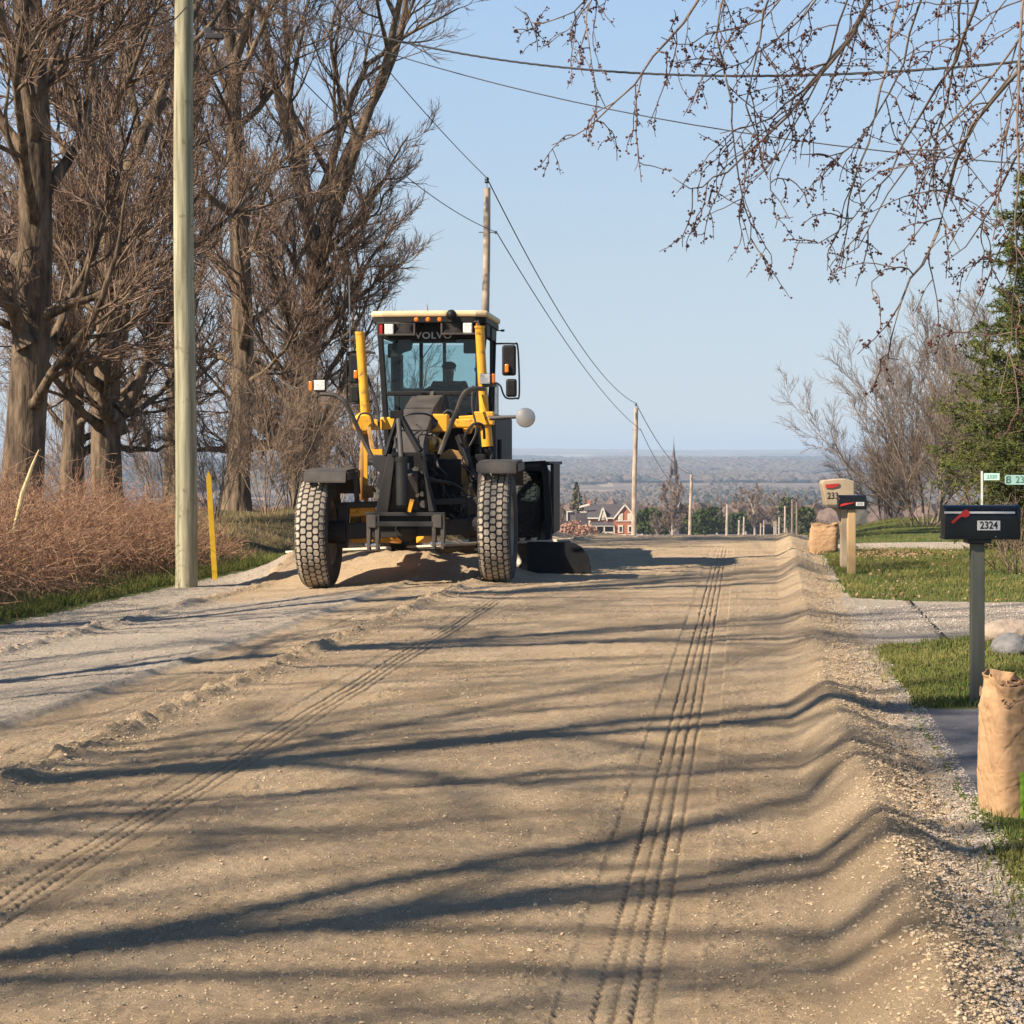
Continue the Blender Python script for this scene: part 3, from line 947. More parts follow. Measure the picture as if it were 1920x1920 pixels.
def lawns():
    R = np.random.default_rng(8)
    M1 = mat('spring_grass', (.070, .105, .020), (.185, .175, .050), rough=.8, scale=1.1, spec=.25, detail=8)
    def scat(n, u0, u1, v0, v1, pw=1.0):
        v = v0 + (v1-v0)*R.random(n)**pw; u = u0+(u1-u0)*R.random(n)
        return u, v
    u, v = [], []
    for a in ((42000, .8, 2.6, 5.5, 9.6, 1.), (42000, .8, 3.6, 12.5, 18.7, 1.), (45000, 2.6, 9., 1.5, 9.6, 1.), (35000, 3.6, 9., 12.5, 18.7, 1.), (6000, .9, 2.6, 2.5, 5.5, 1.), (25000, 7., 13., 20., 36., 1.), (70000, .8, 7.0, 21., 34.4, .9), (22000, 1.0, 9., 36.0, 60., 1.)):
        q = scat(*a); u.append(q[0]); v.append(q[1])
    u = np.concatenate(u); v = np.concatenate(v); u[::9] = .72+.45*R.random(len(u[::9]))
    w = .10*fbm(u*2.5, v*2.5, 301, 4)
    edge = .90+.8*w + .03
    d1c = 19.7+.06*(u-1); hw = 1.65+1.3*np.exp(-np.clip(u-.9, 0, 9)/1.0)
    edge = edge - .22*(R.random(len(u)) < .10)*R.random(len(u))
    bad = (u < edge) | (np.abs(v-d1c+w) < hw) | (np.abs(v-35.2+w-.10*(u-1)) < 1.35) | ((v > 9.35) & (v < 12.75) & (u > .9))
    # thin, bare patches
    thin = fbm(u*.9, v*.7, 555, 4)
    bad |= (thin > .28) & (R.random(len(u)) < .85)
    bad |= (np.abs(v-12.9-3.2*R.random(len(u))) < 1.2) & (thin > .12) & (R.random(len(u)) < .6)
    u, v = u[~bad], v[~bad]
    x = u+SLANT*v; z = place_z(x, v)
    h = R.uniform(.025, .075, len(u))*np.interp(v, [5, 8, 12, 20, 24], [.62, .7, .9, 1., 1.25])
    grass_blades('lawn_grass', x, v, z, h, .0065, M1, 'short green spring grass on the lawns right of the road', R, .5)
    k2 = R.random(len(x)) < .35
    grass_blades('lawn_thatch', x[k2]+.01, v[k2]+.02, z[k2], h[k2]*R.uniform(.4, 1.0, k2.sum()), .006, mat('straw_thatch', (.27, .21, .11), (.16, .14, .07), rough=.9, scale=4, spec=.1), 'dead straw-coloured thatch among the lawn grass', R, .9)
    # left verge
    n = 26000
    v = R.uniform(7, 34, n); u = -8.02+.10*fbm(v*2.5, v*2.5, 301, 4) - np.abs(R.normal(0, .28, n))
    x = u+SLANT*v; z = place_z(x, v)
    grass_blades('verge_grass', x, v, z, R.uniform(.04, .16, n), .007, M1, 'strip of green grass between the left gravel edge and the brambles', R, .5)
    # leaf litter patch on the far lawn and loose leaves
    n = 2600
    uu = np.concatenate([R.normal(1.75, .45, 1500), R.uniform(.9, 5, 1100)]); vv = np.concatenate([R.normal(32.2, .7, 1500), R.uniform(21.5, 34, 1100)])
    x = uu+SLANT*vv; z = place_z(x, vv)+.03
    a = R.random(n)*6.28; s = R.uniform(.012, .032, n)
    c = np.stack([x, vv, z], 1)
    e1 = np.stack([np.cos(a), np.sin(a), R.normal(0, .35, n)], 1)*s[:, None]; e2 = np.stack([-np.sin(a), np.cos(a), R.normal(0, .35, n)], 1)*s[:, None]*.7
    V = np.stack([c-e1, c-e2, c+e1, c+e2], 1).reshape(-1, 3)
    o = np_mesh('fallen_leaves', V, np.arange(4*n).reshape(-1, 4), mat('dry_leaves', (.26, .14, .08), (.36, .24, .15), scale=3, rough=.9), smooth=False)
    tag(o, 'brown fallen leaves scattered on the far lawn by the driveway', 'leaves', kind='stuff')


def ico_stones(name, x, y, z, s, m, label, R, cat='gravel'):
    t = (1+5**.5)/2
    base = np.array([(-1,t,0),(1,t,0),(-1,-t,0),(1,-t,0),(0,-1,t),(0,1,t),(0,-1,-t),(0,1,-t),(t,0,-1),(t,0,1),(-t,0,-1),(-t,0,1)], float)/1.9
    fc = np.array([(0,11,5),(0,5,1),(0,1,7),(0,7,10),(0,10,11),(1,5,9),(5,11,4),(11,10,2),(10,7,6),(7,1,8),(3,9,4),(3,4,2),(3,2,6),(3,6,8),(3,8,9),(4,9,5),(2,4,11),(6,2,10),(8,6,7),(9,8,1)])
    B = len(x)
    a = R.random(B)*6.28; ca, sa = np.cos(a), np.sin(a)
    v = base[None]*(1+.22*R.normal(size=(B, 12, 1)))*np.stack([R.uniform(.8, 1.3, B), R.uniform(.7, 1., B), R.uniform(.45, .75, B)], 1)[:, None]*s[:, None, None]
    vx = v[..., 0]*ca[:, None]-v[..., 1]*sa[:, None]; vy = v[..., 0]*sa[:, None]+v[..., 1]*ca[:, None]
    V = np.stack([vx+x[:, None], vy+y[:, None], v[..., 2]+(z+s*.22)[:, None]], -1).reshape(-1, 3)
    f = (fc[None]+(np.arange(B)*12)[:, None, None]).reshape(-1, 3)
    o = np_mesh(name, V, f, m, smooth=False)
    tag(o, label, cat, kind='stuff')


def stones():
    R = np.random.default_rng(19)
    ms = mat('sand_clods', (.31, .235, .155), (.52, .41, .285), rough=.95, scale=45, detail=2, spec=.1)
    mg = mat('limestone_chips', (.235, .20, .17), (.47, .415, .36), rough=.95, scale=9, detail=2, spec=.1)
    # on the graded road
    n = 52000
    v = 4.6 + 17*R.random(n)**1.45; u = R.uniform(-4.4, .4, n)
    onb = (np.abs(u+.335+.0133*v) < .2) | (np.abs(u+2.56+.0205*v) < .2); k_ = ~onb | (R.random(n) < .2); u, v = u[k_], v[k_]; n = len(u)
    s = .0026+.0032*R.random(n)**2.5 + (R.random(n) < .012)*.006
    x = u+SLANT*v
    ico_stones('road_pebbles', x, v, place_z(x, v), s, ms, 'small pale pebbles scattered over the graded sand', R)
    # on the two gravel driveways
    n = 14000
    u = R.uniform(.95, 8, n); v = np.where(R.random(n) < .75, 19.7+.06*(u-1)+R.uniform(-1.6, 1.6, n), 35.2+.10*(u-1)+R.uniform(-1.3, 1.3, n))
    x = u+SLANT*v
    ico_stones('driveway_gravel', x, v, place_z(x, v), .006+.009*R.random(n)**2, mg, 'loose crushed gravel on the driveways right of the road', R)
    # outer flank of the windrow, both clods and chips
    n = 30000
    v = 4.6 + 22*R.random(n)**1.5; u = R.normal(.62, .13, n)
    s = .0026+.0070*R.random(n)**3
    x = u+SLANT*v
    ico_stones('windrow_clods', x, v, place_z(x, v), s, ms, 'clods and pebbles rolled down the outer side of the right windrow', R)
    n = 26000
    v = 4.6 + 17*R.random(n)**1.35; u = R.uniform(.62, 1.0, n)
    s = .003+.0045*R.random(n)**2
    x = u+SLANT*v
    ico_stones('shoulder_gravel', x, v, place_z(x, v), s, mg, 'loose whitish crushed gravel between the windrow and the grass', R)
    n = 9000
    v = 8 + 19*R.random(n); u = np.where(R.random(n) < .5, R.normal(-3.72, .15, n), R.normal(-6.75, .11, n))
    s = .004+.008*R.random(n)**2.2
    x = u+SLANT*v
    ico_stones('ridge_clods', x, v, place_z(x, v), s, ms, 'rough clods along the two low ridges on the left lane', R)
    n = 14000
    v = 9 + 20*R.random(n); u = np.where(R.random(n) < .7, R.uniform(-7.9, -6.8, n), R.uniform(-6.7, -4.7, n))
    s = .004+.006*R.random(n)**2
    x = u+SLANT*v
    ico_stones('left_gravel', x, v, place_z(x, v), s, mg, 'loose whitish gravel at the left edge of the road', R)


thicket(); lawns(); stones()


# ---- saplings and bare shrubs
def shrub_data(seed, H, stems, spreadr, r, tw=.004, n1=9, n2=8, n3=6, upb=.08, tilt=38, base=.25):
    R = np.random.default_rng(seed)
    az = np.arange(stems)*2.4 + R.random(stems); ti = np.radians(R.uniform(4, tilt, stems))
    st = np.stack([np.cos(az)*base*R.random(stems), np.sin(az)*base*R.random(stems), np.full(stems, -.1)], 1)
    di = np.stack([np.sin(ti)*np.cos(az), np.sin(ti)*np.sin(az), np.cos(ti)], 1)
    p, rr = grow(st, di, H*R.uniform(.7, 1.08, stems), r*R.uniform(.5, 1.1, stems), np.full(stems, tw*1.5), 12, R, .07, .04)
    big, small = NB(), NB()
    big.add(*rods(p, rr, 7))
    s = spawn(p, rr, n1, R, .12, 1., (22, 50), .42, .45, .6)
    p2, r2 = grow(s[0], s[1], s[2], np.maximum(s[3], tw*1.3), np.full(len(s[2]), tw), 7, R, .12, upb)
    big.add(*rods(p2, r2, 4))
    s = spawn(p2, r2, n2, R, .12, 1., (18, 45), .55, .4, .7)
    p3, r3 = grow(s[0], s[1], np.maximum(s[2], .15), np.full(len(s[2]), tw), np.full(len(s[2]), tw*.8), 4, R, .13, upb)
    small.add(*rods(p3, r3, 3))
    if n3:
        s = spawn(p3, r3, n3, R, .15, 1., (22, 55), .5, .35, .8)
        p4, r4 = grow(s[0], s[1], np.maximum(s[2], .12), np.full(len(s[2]), tw*.9), np.full(len(s[2]), tw*.6), 3, R, .13, upb)
        small.add(*rods(p4, r4, 3))
    return big, small


def place_shrub(name, loc, data, label, cat, group=None, rz=0, mb=None, mt=None, scale=1.0, parts=('stems', 'twigs')):
    if isinstance(data, tuple):
        root = empty(name, loc, label, cat, rz, group)
        data[0].build(parts[0], mb or M_TWIG2, root); data[1].build(parts[1], mt or M_TWIG2, root)
    else:
        root = copy_tree(data); root.location = tuple(loc); root.rotation_euler = (0, 0, rz); root["label"] = label
        if group: root["group"] = group
    root.scale = (scale,)*3
    return root


M_SAP = mat('sapling_twigs', (.20, .14, .10), (.30, .22, .16), rough=.85, scale=3, spec=.15)
G_SAP = 'thin bare saplings between the left trunks'
sp = place_shrub('sapling', at(545, 54), shrub_data(3, 4.2, 9, .4, .022, .005, 9, 7, 5), 'thin bare sapling clump between the straight trunk and the tallest tree', 'sapling', G_SAP, mb=M_SAP, mt=M_SAP)
for px, d, rz, sc, lb in ((400, 40, 1., .62, 'small bare sapling right behind the yellow marker stake'), (300, 60, 2.2, .95, 'bare sapling standing left behind the near pole'),
                          (690, 60, 3.1, 1.2, 'bare sapling seen through the grader front frame on the left'), (630, 62, 4.1, 1.0, 'bare sapling behind the left headlight of the grader'),
                          (500, 47, 5.0, .8, 'bare sapling on the bank left of the grader wheel'), (140, 56, .4, 1.1, 'bare sapling between the two leftmost trunks')):
    place_shrub('sapling', at(px, d), sp, lb, 'sapling', G_SAP, rz, scale=sc)

# ---- bare trees at the right
R1 = place_shrub('bare_tree', at(1738, 46), shrub_data(61, 3.8, 12, .5, .032, .0045, 13, 9, 8, tilt=40, base=.5), 'grey multi-stemmed bare tree behind the mailboxes, left of the spruce', 'tree', 'bare trees right of the road')
place_shrub('bare_tree', at(1850, 58), R1, 'taller bare tree rising behind the spruce and the multi-stemmed one', 'tree', 'bare trees right of the road', 2.0, scale=1.45)
place_shrub('bare_tree', at(1665, 66), R1, 'low bare tree at the left of the multi-stemmed one, lower right of sky', 'tree', 'bare trees right of the road', 4.0, scale=.75)
place_shrub('bare_tree', at(1960, 70), R1, 'pale bare tree showing between the lower boughs of the spruce', 'tree', 'bare trees right of the road', 3.0, scale=1.3)
place_shrub('bare_shrub', at(1905, 26.5), shrub_data(71, .95, 10, .2, .012, .0035, 6, 4, 0, tilt=55, base=.12), 'small leafless shrub on the lawn right of the numbered black mailbox', 'shrub', mb=M_SAP, mt=M_SAP)


# ---- spruce
def spruce(loc, H, rmax, seed, label, prof):
    R = np.random.default_rng(seed)
    root = empty('spruce_tree', loc, label, 'tree')
    nb = NB()
    nb.add(*rods(np.array([[(0, 0, -.2), (0.02, 0, H*.5), (0, 0, H)]]), np.array([[.14, .09, .01]]), 10))
    nb.build('trunk', M_BARK, root)
    st, di, ln = [], [], []
    z = .25
    while z < H-.1:
        rr = np.interp(z, prof[0], prof[1]); m = 12 if rr > .6 else 7
        a0 = R.random()*6.28
        for j in range(m):
            a = a0+j*6.283/m+R.normal(0, .12); el = np.interp(z/H, [0, .4, 1], [-.12, .12, .8])+R.normal(0, .06)
            st.append((0, 0, z+R.normal(0, .05))); di.append((math.cos(a)*math.cos(el), math.sin(a)*math.cos(el), math.sin(el))); ln.append(rr*R.uniform(.72, 1.10))
        z += .26
    st, di, ln = np.array(st), np.array(di), np.array(ln)
    p, r = grow(st, di, ln, np.full(len(ln), .022), np.full(len(ln), .006), 8, R, .05, -.015)
    p[:, -3:, 2] += np.array([.01, .03, .07])[None]*1.0
    bb = NB(); bb.add(*rods(p, r, 5))
    s = spawn(p, r, 13, R, .22, 1., (40, 62), .36, .55, .5, plane=.75)
    p2, r2 = grow(s[0], s[1], np.maximum(s[2], .10), np.full(len(s[2]), .005), np.full(len(s[2]), .003), 4, R, .08, -.05)
    bb.add(*rods(p2, r2, 3)); bb.build('branches', M_BARK, root)
    s3 = spawn(p2, r2, 4, R, .2, 1., (35, 60), .5, .3, .8, plane=.5)
    p3, r3 = grow(s3[0], s3[1], np.maximum(s3[2], .06), np.full(len(s3[2]), .002), np.full(len(s3[2]), .002), 3, R, .08, -.04)
    # needles: short flat blades round every twig
    V, Q = [], []
    cnt = 0
    for pp, per in ((p2, 28), (p3, 15), (p, 18)):
        B, n, _ = pp.shape
        t = R.random((B, per))*(n-1)*(.999); i = t.astype(int); fr = (t-i)[..., None]
        bi = np.arange(B)[:, None]
        c = (pp[bi, i]*(1-fr)+pp[bi, i+1]*fr).reshape(-1, 3); tn = unit(pp[bi, i+1]-pp[bi, i]).reshape(-1, 3)
        if pp is p:
            k = t.reshape(-1) > 2.0; c, tn = c[k], tn[k]
        M = len(c)
        d = unit(tn*.9+R.normal(size=(M, 3))*.75); L_ = R.uniform(.035, .070, M)[:, None]
        w = unit(np.cross(d, R.normal(size=(M, 3))))*R.uniform(.005, .0095, M)[:, None]
        V.append(np.stack([c-w, c+w, c+d*L_+w*.4, c+d*L_-w*.4], 1).reshape(-1, 3)); Q.append(np.arange(M*4).reshape(-1, 4)+cnt); cnt += M*4
    np_mesh('needles', np.concatenate(V), np.concatenate(Q), mat('spruce_needles', (.045, .070, .016), (.145, .155, .036), rough=.7, scale=2.5, spec=.25), root, smooth=False)
    return root


spruce(at(2000, 33), 7.6, 2.2, 5, 'dark green spruce with drooping boughs at the right edge', ([0, .6, 1.6, 2.6, 3.6, 5.2, 6.6, 7.6], [1.2, 1.75, 2.05, 1.8, 1.35, 1.05, .5, .05]))


# ---- overhanging budding maple: limbs reach in over the top right
def overhang():
    R = np.random.default_rng(77)
    base = (4.6, 8.6, hz(4.6, 8.6))
    root = empty('budding_maple', base, 'overhanging maple with drooping twigs of red-brown buds, top right', 'tree')
    paths = [
        (8.2, .014, [(1640, -330), (1400, -110), (1307, 0), (1265, 60), (1220, 115), (1195, 150), (1165, 190), (1130, 215), (1095, 245), (1078, 262), (1035, 272)]),
        (7.8, .020, [(1760, -300), (1660, -70), (1620, 20), (1590, 75), (1560, 105), (1515, 160), (1460, 215), (1405, 245), (1350, 250)]),
        (7.9, .015, [(1640, 20), (1560, 110), (1470, 230), (1420, 280), (1370, 320), (1340, 335), (1310, 358), (1295, 360), (1262, 333)]),
        (8.6, .013, [(1760, -200), (1690, -20), (1665, 60), (1660, 140), (1640, 230), (1605, 330), (1590, 400), (1582, 435), (1530, 465), (1490, 455)]),
        (7.5, .016, [(1950, -220), (1830, -20), (1820, 60), (1790, 110), (1740, 190), (1690, 280), (1640, 370), (1580, 432)]),
        (7.2, .018, [(2200, -120), (1990, 60), (1880, 165), (1815, 235), (1790, 300), (1775, 365), (1765, 425), (1735, 490), (1690, 535), (1683, 560), (1668, 640), (1655, 680), (1685, 674)]),
        (6.9, .011, [(1990, -200), (1915, -20), (1912, 120), (1908, 280), (1905, 420), (1903, 560), (1900, 620), (1892, 690), (1875, 740)]),
        (8.4, .010, [(1500, -220), (1350, -30), (1345, 60), (1362, 130), (1372, 220), (1388, 330), (1400, 400), (1415, 440), (1400, 465)]),
        (8.8, .010, [(1400, -160), (1140, -60), (1097, 20), (1100, 110), (1115, 150), (1135, 200)]),
        (9.0, .009, [(1400, -170), (1130, -50), (1090, 20), (1060, 32), (1020, 45), (990, 40), (965, 12)]),
        (8.1, .010, [(1560, -220), (1440, -20), (1425, 60), (1415, 140), (1402, 220), (1395, 250), (1360, 300)]),
        (8.3, .011, [(1700, -220), (1540, -20), (1500, 50), (1440, 90), (1370, 130), (1300, 120)]),
        (7.0, .013, [(2260, 0), (2050, 100), (1960, 190), (1905, 290), (1870, 370), (1830, 440), (1790, 482), (1765, 496)]),
        (7.4, .010, [(2200, 60), (2000, 260), (1920, 390), (1880, 450), (1845, 540), (1820, 600)]),
        (7.7, .012, [(1900, -200), (1800, -30), (1806, 70), (1780, 160), (1750, 260), (1745, 330), (1770, 420), (1800, 470)]),
        (8.0, .011, [(1850, -200), (1720, -20), (1700, 110), (1660, 200), (1600, 280), (1540, 300), (1500, 290)]),
        (7.3, .010, [(2100, -100), (1900, 80), (1830, 190), (1740, 250), (1680, 330), (1650, 400), (1610, 470), (1590, 475)]),
        (7.6, .009, [(1800, -200), (1580, -30), (1570, 80), (1530, 170), (1480, 250), (1440, 330), (1445, 370), (1480, 410)]),
        (8.5, .009, [(1620, -200), (1470, -20), (1450, 40), (1330, 60), (1270, 90), (1240, 70)]),
        (7.1, .009, [(2150, -50), (1960, 30), (1890, 130), (1850, 200), (1800, 290), (1720, 300), (1660, 320)]),
    ]
    hub = np.array([(4.6, 8.6, base[2]-.3), (4.62, 8.6, 1.2), (4.60, 8.6, 2.3), (4.3, 8.5, 3.4), (3.5, 8.3, 4.4), (2.6, 8.2, 4.95), (1.7, 8.1, 5.2), (.9, 8.2, 5.1)])
    hubr = np.array([.26, .21, .19, .12, .09, .065, .045, .025])
    tk = NB(); tk.add(*rods((hub-np.array(base))[None], hubr[None], 14))
    ld0 = np.array([hub[1], hub[2], hub[2], hub[3], hub[3]])-np.array(base)
    lp, lr = grow(ld0, np.array([(.15, .1, 1.), (.5, -.2, 1.), (.3, .6, 1.), (-.25, .35, 1.), (.1, -.4, 1.)]), np.array([8.5, 7., 6.5, 6.5, 5.5]), np.array([.16, .12, .11, .10, .09]), np.full(5, .02), 12, R, .06, .04)
    tk.add(*rods(lp, lr, 10))
    s_ = spawn(lp, lr, 9, R, .25, 1., (30, 60), .38, .4, .55); q_ = grow(s_[0], s_[1], s_[2], s_[3], np.full(len(s_[2]), .008), 8, R, .1, .06); tk.add(*rods(q_[0], q_[1], 6))
    tk.build('trunk', M_BARK, root)
    s_ = spawn(q_[0], q_[1], 8, R, .2, 1., (25, 55), .42, .4, .6); q2_ = grow(s_[0], s_[1], s_[2], s_[3], np.full(len(s_[2]), .003), 6, R, .12, .03)
    upr = NB(); upr.add(*rods(q2_[0], q2_[1], 4)); s_ = spawn(q2_[0], q2_[1], 6, R, .2, 1., (25, 55), .5, .4, .6); q3_ = grow(s_[0], s_[1], s_[2], np.full(len(s_[2]), .003), np.full(len(s_[2]), .002), 4, R, .12, .03); upr.add(*rods(q3_[0], q3_[1], 3))
    upr.build('crown', M_TWIG, root)
    main = NB(); tw = NB(); bud = NB()
    PP, RR = [], []
    n = 24
    for d, r, px in paths:
        pts = [P(x, y, d + .25*math.sin(i*.9+d*3)) for i, (x, y) in enumerate(px)]
        # start on the nearest part of the limb above the picture
        s0 = pts[0]; j = int(np.argmin(np.linalg.norm(hub[3:]-s0, axis=1)))+3
        pts = [hub[j]] + pts
        a = np.array(pts)
        cum = np.concatenate([[0], np.cumsum(np.linalg.norm(np.diff(a, axis=0), axis=1))])
        t = np.linspace(0, cum[-1], n+1)
        q = np.stack([np.interp(t, cum, a[:, k]) for k in range(3)], 1)
        q[1:-1] = .25*q[:-2]+.5*q[1:-1]+.25*q[2:]
        q[2:-1] += R.normal(0, .006, (n-2, 3))
        PP.append(q); RR.append(np.linspace(r*.9, .0018, n+1))
    PP = np.array(PP)-np.array(base); RR = np.array(RR)
    main.add(*rods(PP, RR, 7)); main.build('limb_branches', mat('budding_bark', (.14, .11, .09), (.24, .19, .15), scale=20, rough=.85, spec=.2), root)
    s = spawn(PP, RR, 17, R, .12, .97, (25, 70), .17, .55, .5)
    p2, r2 = grow(s[0], s[1], np.clip(s[2], .12, .55), np.full(len(s[2]), .0030), np.full(len(s[2]), .0017), 9, R, .16, -.10)
    s = spawn(p2, r2, 2, R, .2, .95, (30, 70), .5, .3, .6)
    p3, r3 = grow(s[0], s[1], np.clip(s[2], .06, .3), np.full(len(s[2]), .0022), np.full(len(s[2]), .0014), 6, R, .18, -.07)
    tw.add(*rods(p2, r2, 4)); tw.add(*rods(p3, r3, 4))
    tw.build('twigs', mat('bud_twig_bark', (.12, .08, .07), (.20, .14, .11), scale=20, rough=.8, spec=.2), root)
    # bud clusters: little knobs alternately on both sides of each twig
    B_, S_ = [], []
    for pp, m in ((p2, 8), (p3, 5), (PP, 9)):
        Bn, nn, _ = pp.shape
        t = (R.random((Bn, m))*.85+.15)*(nn-1)*.999; i = t.astype(int); fr = (t-i)[..., None]; bi = np.arange(Bn)[:, None]
        c = (pp[bi, i]*(1-fr)+pp[bi, i+1]*fr).reshape(-1, 3)
        keep = R.random(len(c)) < (.85 if pp is not PP else .5)
        c = c[keep]
        side = unit(R.normal(size=c.shape))
        k = R.integers(1, 4, len(c))
        for e in range(3):
            mm = k > e
            B_.append(c[mm]+side[mm]*.009+R.normal(0, .0045, (mm.sum(), 3))); S_.append(R.uniform(.0034, .0064, mm.sum()))
    c = np.concatenate(B_); s = np.concatenate(S_)
    oc = np.array([(1,0,0),(-1,0,0),(0,1,0),(0,-1,0),(0,0,1),(0,0,-1)], float)
    of = np.array([(0,2,4),(2,1,4),(1,3,4),(3,0,4),(2,0,5),(1,2,5),(3,1,5),(0,3,5)])
    V = (c[:, None]+oc[None]*s[:, None, None]*R.uniform(.8, 1.2, (len(c), 6, 1))).reshape(-1, 3)
    f = (of[None]+(np.arange(len(c))*6)[:, None, None]).reshape(-1, 3)
    np_mesh('buds', V, f, mat('maple_buds', (.16, .06, .045), (.09, .05, .045), scale=30, rough=.7, spec=.2), root)


overhang()

# ================================================================ ROADSIDE THINGS
M_BLACK = mat('black_enamel', (.005, .005, .006), (.010, .010, .011), rough=.30, scale=20, spec=.5)
M_RED = mat('red_flag', (.55, .035, .03), (.42, .03, .025), rough=.45)
M_WHITE = mat('highlight_white', (.75, .74, .72), (.62, .62, .60), rough=.5)
M_POSTW = mat('grey_weathered_post', (.17, .175, .135), (.09, .095, .075), rough=.9, scale=7, stretch=(1, 1, .1), bump=.004, bscale=40, spots=(5, (.22, .21, .17), .62))
M_CEDAR = mat('yellow_timber', (.52, .36, .19), (.42, .27, .13), rough=.8, scale=6, stretch=(1, 1, .12), bump=.002, bscale=30)
M_BEIGE = mat('beige_plastic', (.52, .41, .28), (.44, .34, .23), rough=.5, scale=4)
M_DARKTXT = mat('dark_lettering', (.02, .02, .02), rough=.6)


def mailbox_body(b, L_, W, H):
    """classic arched box, length along x"""
    prof = [(-W/2, 0), (W/2, 0), (W/2, H*.60)]
    for i in range(1, 24):
        a = math.pi*i/24; prof.append((W/2*math.cos(a), H*.60+H*.40*math.sin(a)))
    prof.append((-W/2, H*.60))
    b.prism([(-L_/2, y, z) for y, z in prof], (L_, 0, 0))


# near mailbox 2324
x, y, z = at(1832, 13.0)
mb = empty('mailbox', (x, y, z), 'near black mailbox numbered 2324 with red flag, on grey post', 'mailbox', rz=math.radians(-2), group='mailboxes along the right shoulder')
b = MB(); b.box((0, 0, .50), (.084, .08, 1.06)); b.build('post', M_POSTW, mb, bevel=.004)
b = MB(); b.box((0, 0, 1.045), (.15, .16, .03)); b.build('mounting_board', M_BLACK, mb, bevel=.004)
b = MB(); mailbox_body(b, .468, .17, .215); bx = b.build('box', M_BLACK, mb, smooth=True, bevel=.004); bx.location = (.015, 0, 1.062)
b = MB(); b.box((.0, -.0862, 1.229), (.45, .005, .014)); b.build('highlight_strip', M_WHITE, mb, bevel=.002)  # pale strip painted in as the highlight along the box rib
b = MB(); b.box((0, 0, .012), (.475, .178, .02)); o = b.build('base_flange', M_BLACK, mb, bevel=.003); o.location = (.012, 0, 1.055)
b = MB(); mailbox_body(b, .016, .182, .225); o = b.build('door', M_BLACK, mb, smooth=True, bevel=.003); o.location = (.252, 0, 1.058)
b = MB(); b.beam((-.012, -.096, 1.135), (-.012, -.096, 1.075), .0028, .012, up=(1, 0, 0))
fl = MB()
fl.prism([(-.185, -.092, 1.168), (-.172, -.092, 1.158), (-.135, -.092, 1.192), (-.118, -.092, 1.203), (-.088, -.092, 1.198), (-.065, -.092, 1.212), (-.068, -.092, 1.235), (-.084, -.092, 1.250), (-.098, -.092, 1.247)], (0, -.006, 0))
fl.build('flag', M_RED, mb)
pl = MB(); pl.box((.057, -.0885, 1.147), (.146, .004, .062)); plo = pl.build('number_plate', M_WHITE, mb, bevel=.001)
text_mesh('house_number', '2324', .066, M_DARKTXT, plo, (.057, -.0915, 1.147), (math.radians(90), 0, 0), .001, sx=.86, bold=.0012)
b = MB(); b.cyl((.10, -.092, 1.075), (.10, -.098, 1.075), .005); b.build('screw', M_STEEL, mb)

# far pair
x, y, z = at(1596, 27.2)
m2 = empty('mailbox', (x, y, z), 'small black mailbox on yellow timber post, in front of the beige one', 'mailbox', group='mailboxes along the right shoulder')
b = MB(); b.box((0, 0, .40), (.105, .10, .92)); b.build('post', M_CEDAR, m2, bevel=.005)
b = MB(); mailbox_body(b, .375, .16, .195); o = b.build('box', M_BLACK, m2, smooth=True, bevel=.004); o.location = (.008, 0, .865)
fl = MB(); fl.prism([(-.155, -.086, .935), (-.165, -.086, .905), (-.05, -.086, .935), (.03, -.086, .957), (.03, -.086, .962), (-.05, -.086, .955), (-.10, -.086, .952)], (0, -.005, 0)); fl.build('flag', M_RED, m2)
pl = MB(); pl.box((.105, -.084, .940), (.11, .004, .05)); plo = pl.build('number_plate', M_WHITE, m2)
text_mesh('house_number', '2332', .048, M_DARKTXT, plo, (.105, -.0875, .940), (math.radians(90), 0, 0), .0008, sx=.85)

x, y, z = at(1582, 28.2)
m3 = empty('mailbox', (x, y, z), 'large beige plastic mailbox numbered 233 with red flag, on beige post', 'mailbox', group='mailboxes along the right shoulder')
b = MB(); b.box((.02, 0, .44), (.13, .13, .94)); b.build('post', M_BEIGE, m3, bevel=.006)
b = MB()
b.prism([(-.27, -.16, .90), (.12, -.16, .90), (.12, -.16, 1.235), (.0, -.16, 1.27), (-.15, -.16, 1.265), (-.31, -.16, 1.245), (-.325, -.16, 1.20)], (0, .30, 0))
b.build('box', M_BEIGE, m3, bevel=.012)
b = MB(); b.box((-.07, -.01, .885), (.39, .31, .035)); b.build('shelf', M_POSTW, m3, bevel=.004)
b = MB()
br = [(-.045, -.03, .50), (-.045, -.03, .868), (-.24, -.03, .868), (-.16, -.03, .855), (-.10, -.03, .80), (-.075, -.03, .72), (-.062, -.03, .60)]
b.prism(br, (0, .05, 0)); b.build('bracket', M_BEIGE, m3)
fl = MB(); fl.prism([(-.285, -.168, 1.19), (-.28, -.168, 1.145), (-.20, -.168, 1.14), (-.10, -.168, 1.165), (-.09, -.168, 1.205)], (0, -.01, 0)); fl.build('flag', M_RED, m3)
text_mesh('house_number', '233', .125, M_DARKTXT, m3, (-.178, -.163, 1.03), (math.radians(90), 0, 0), .002, sx=.85, bold=.001)

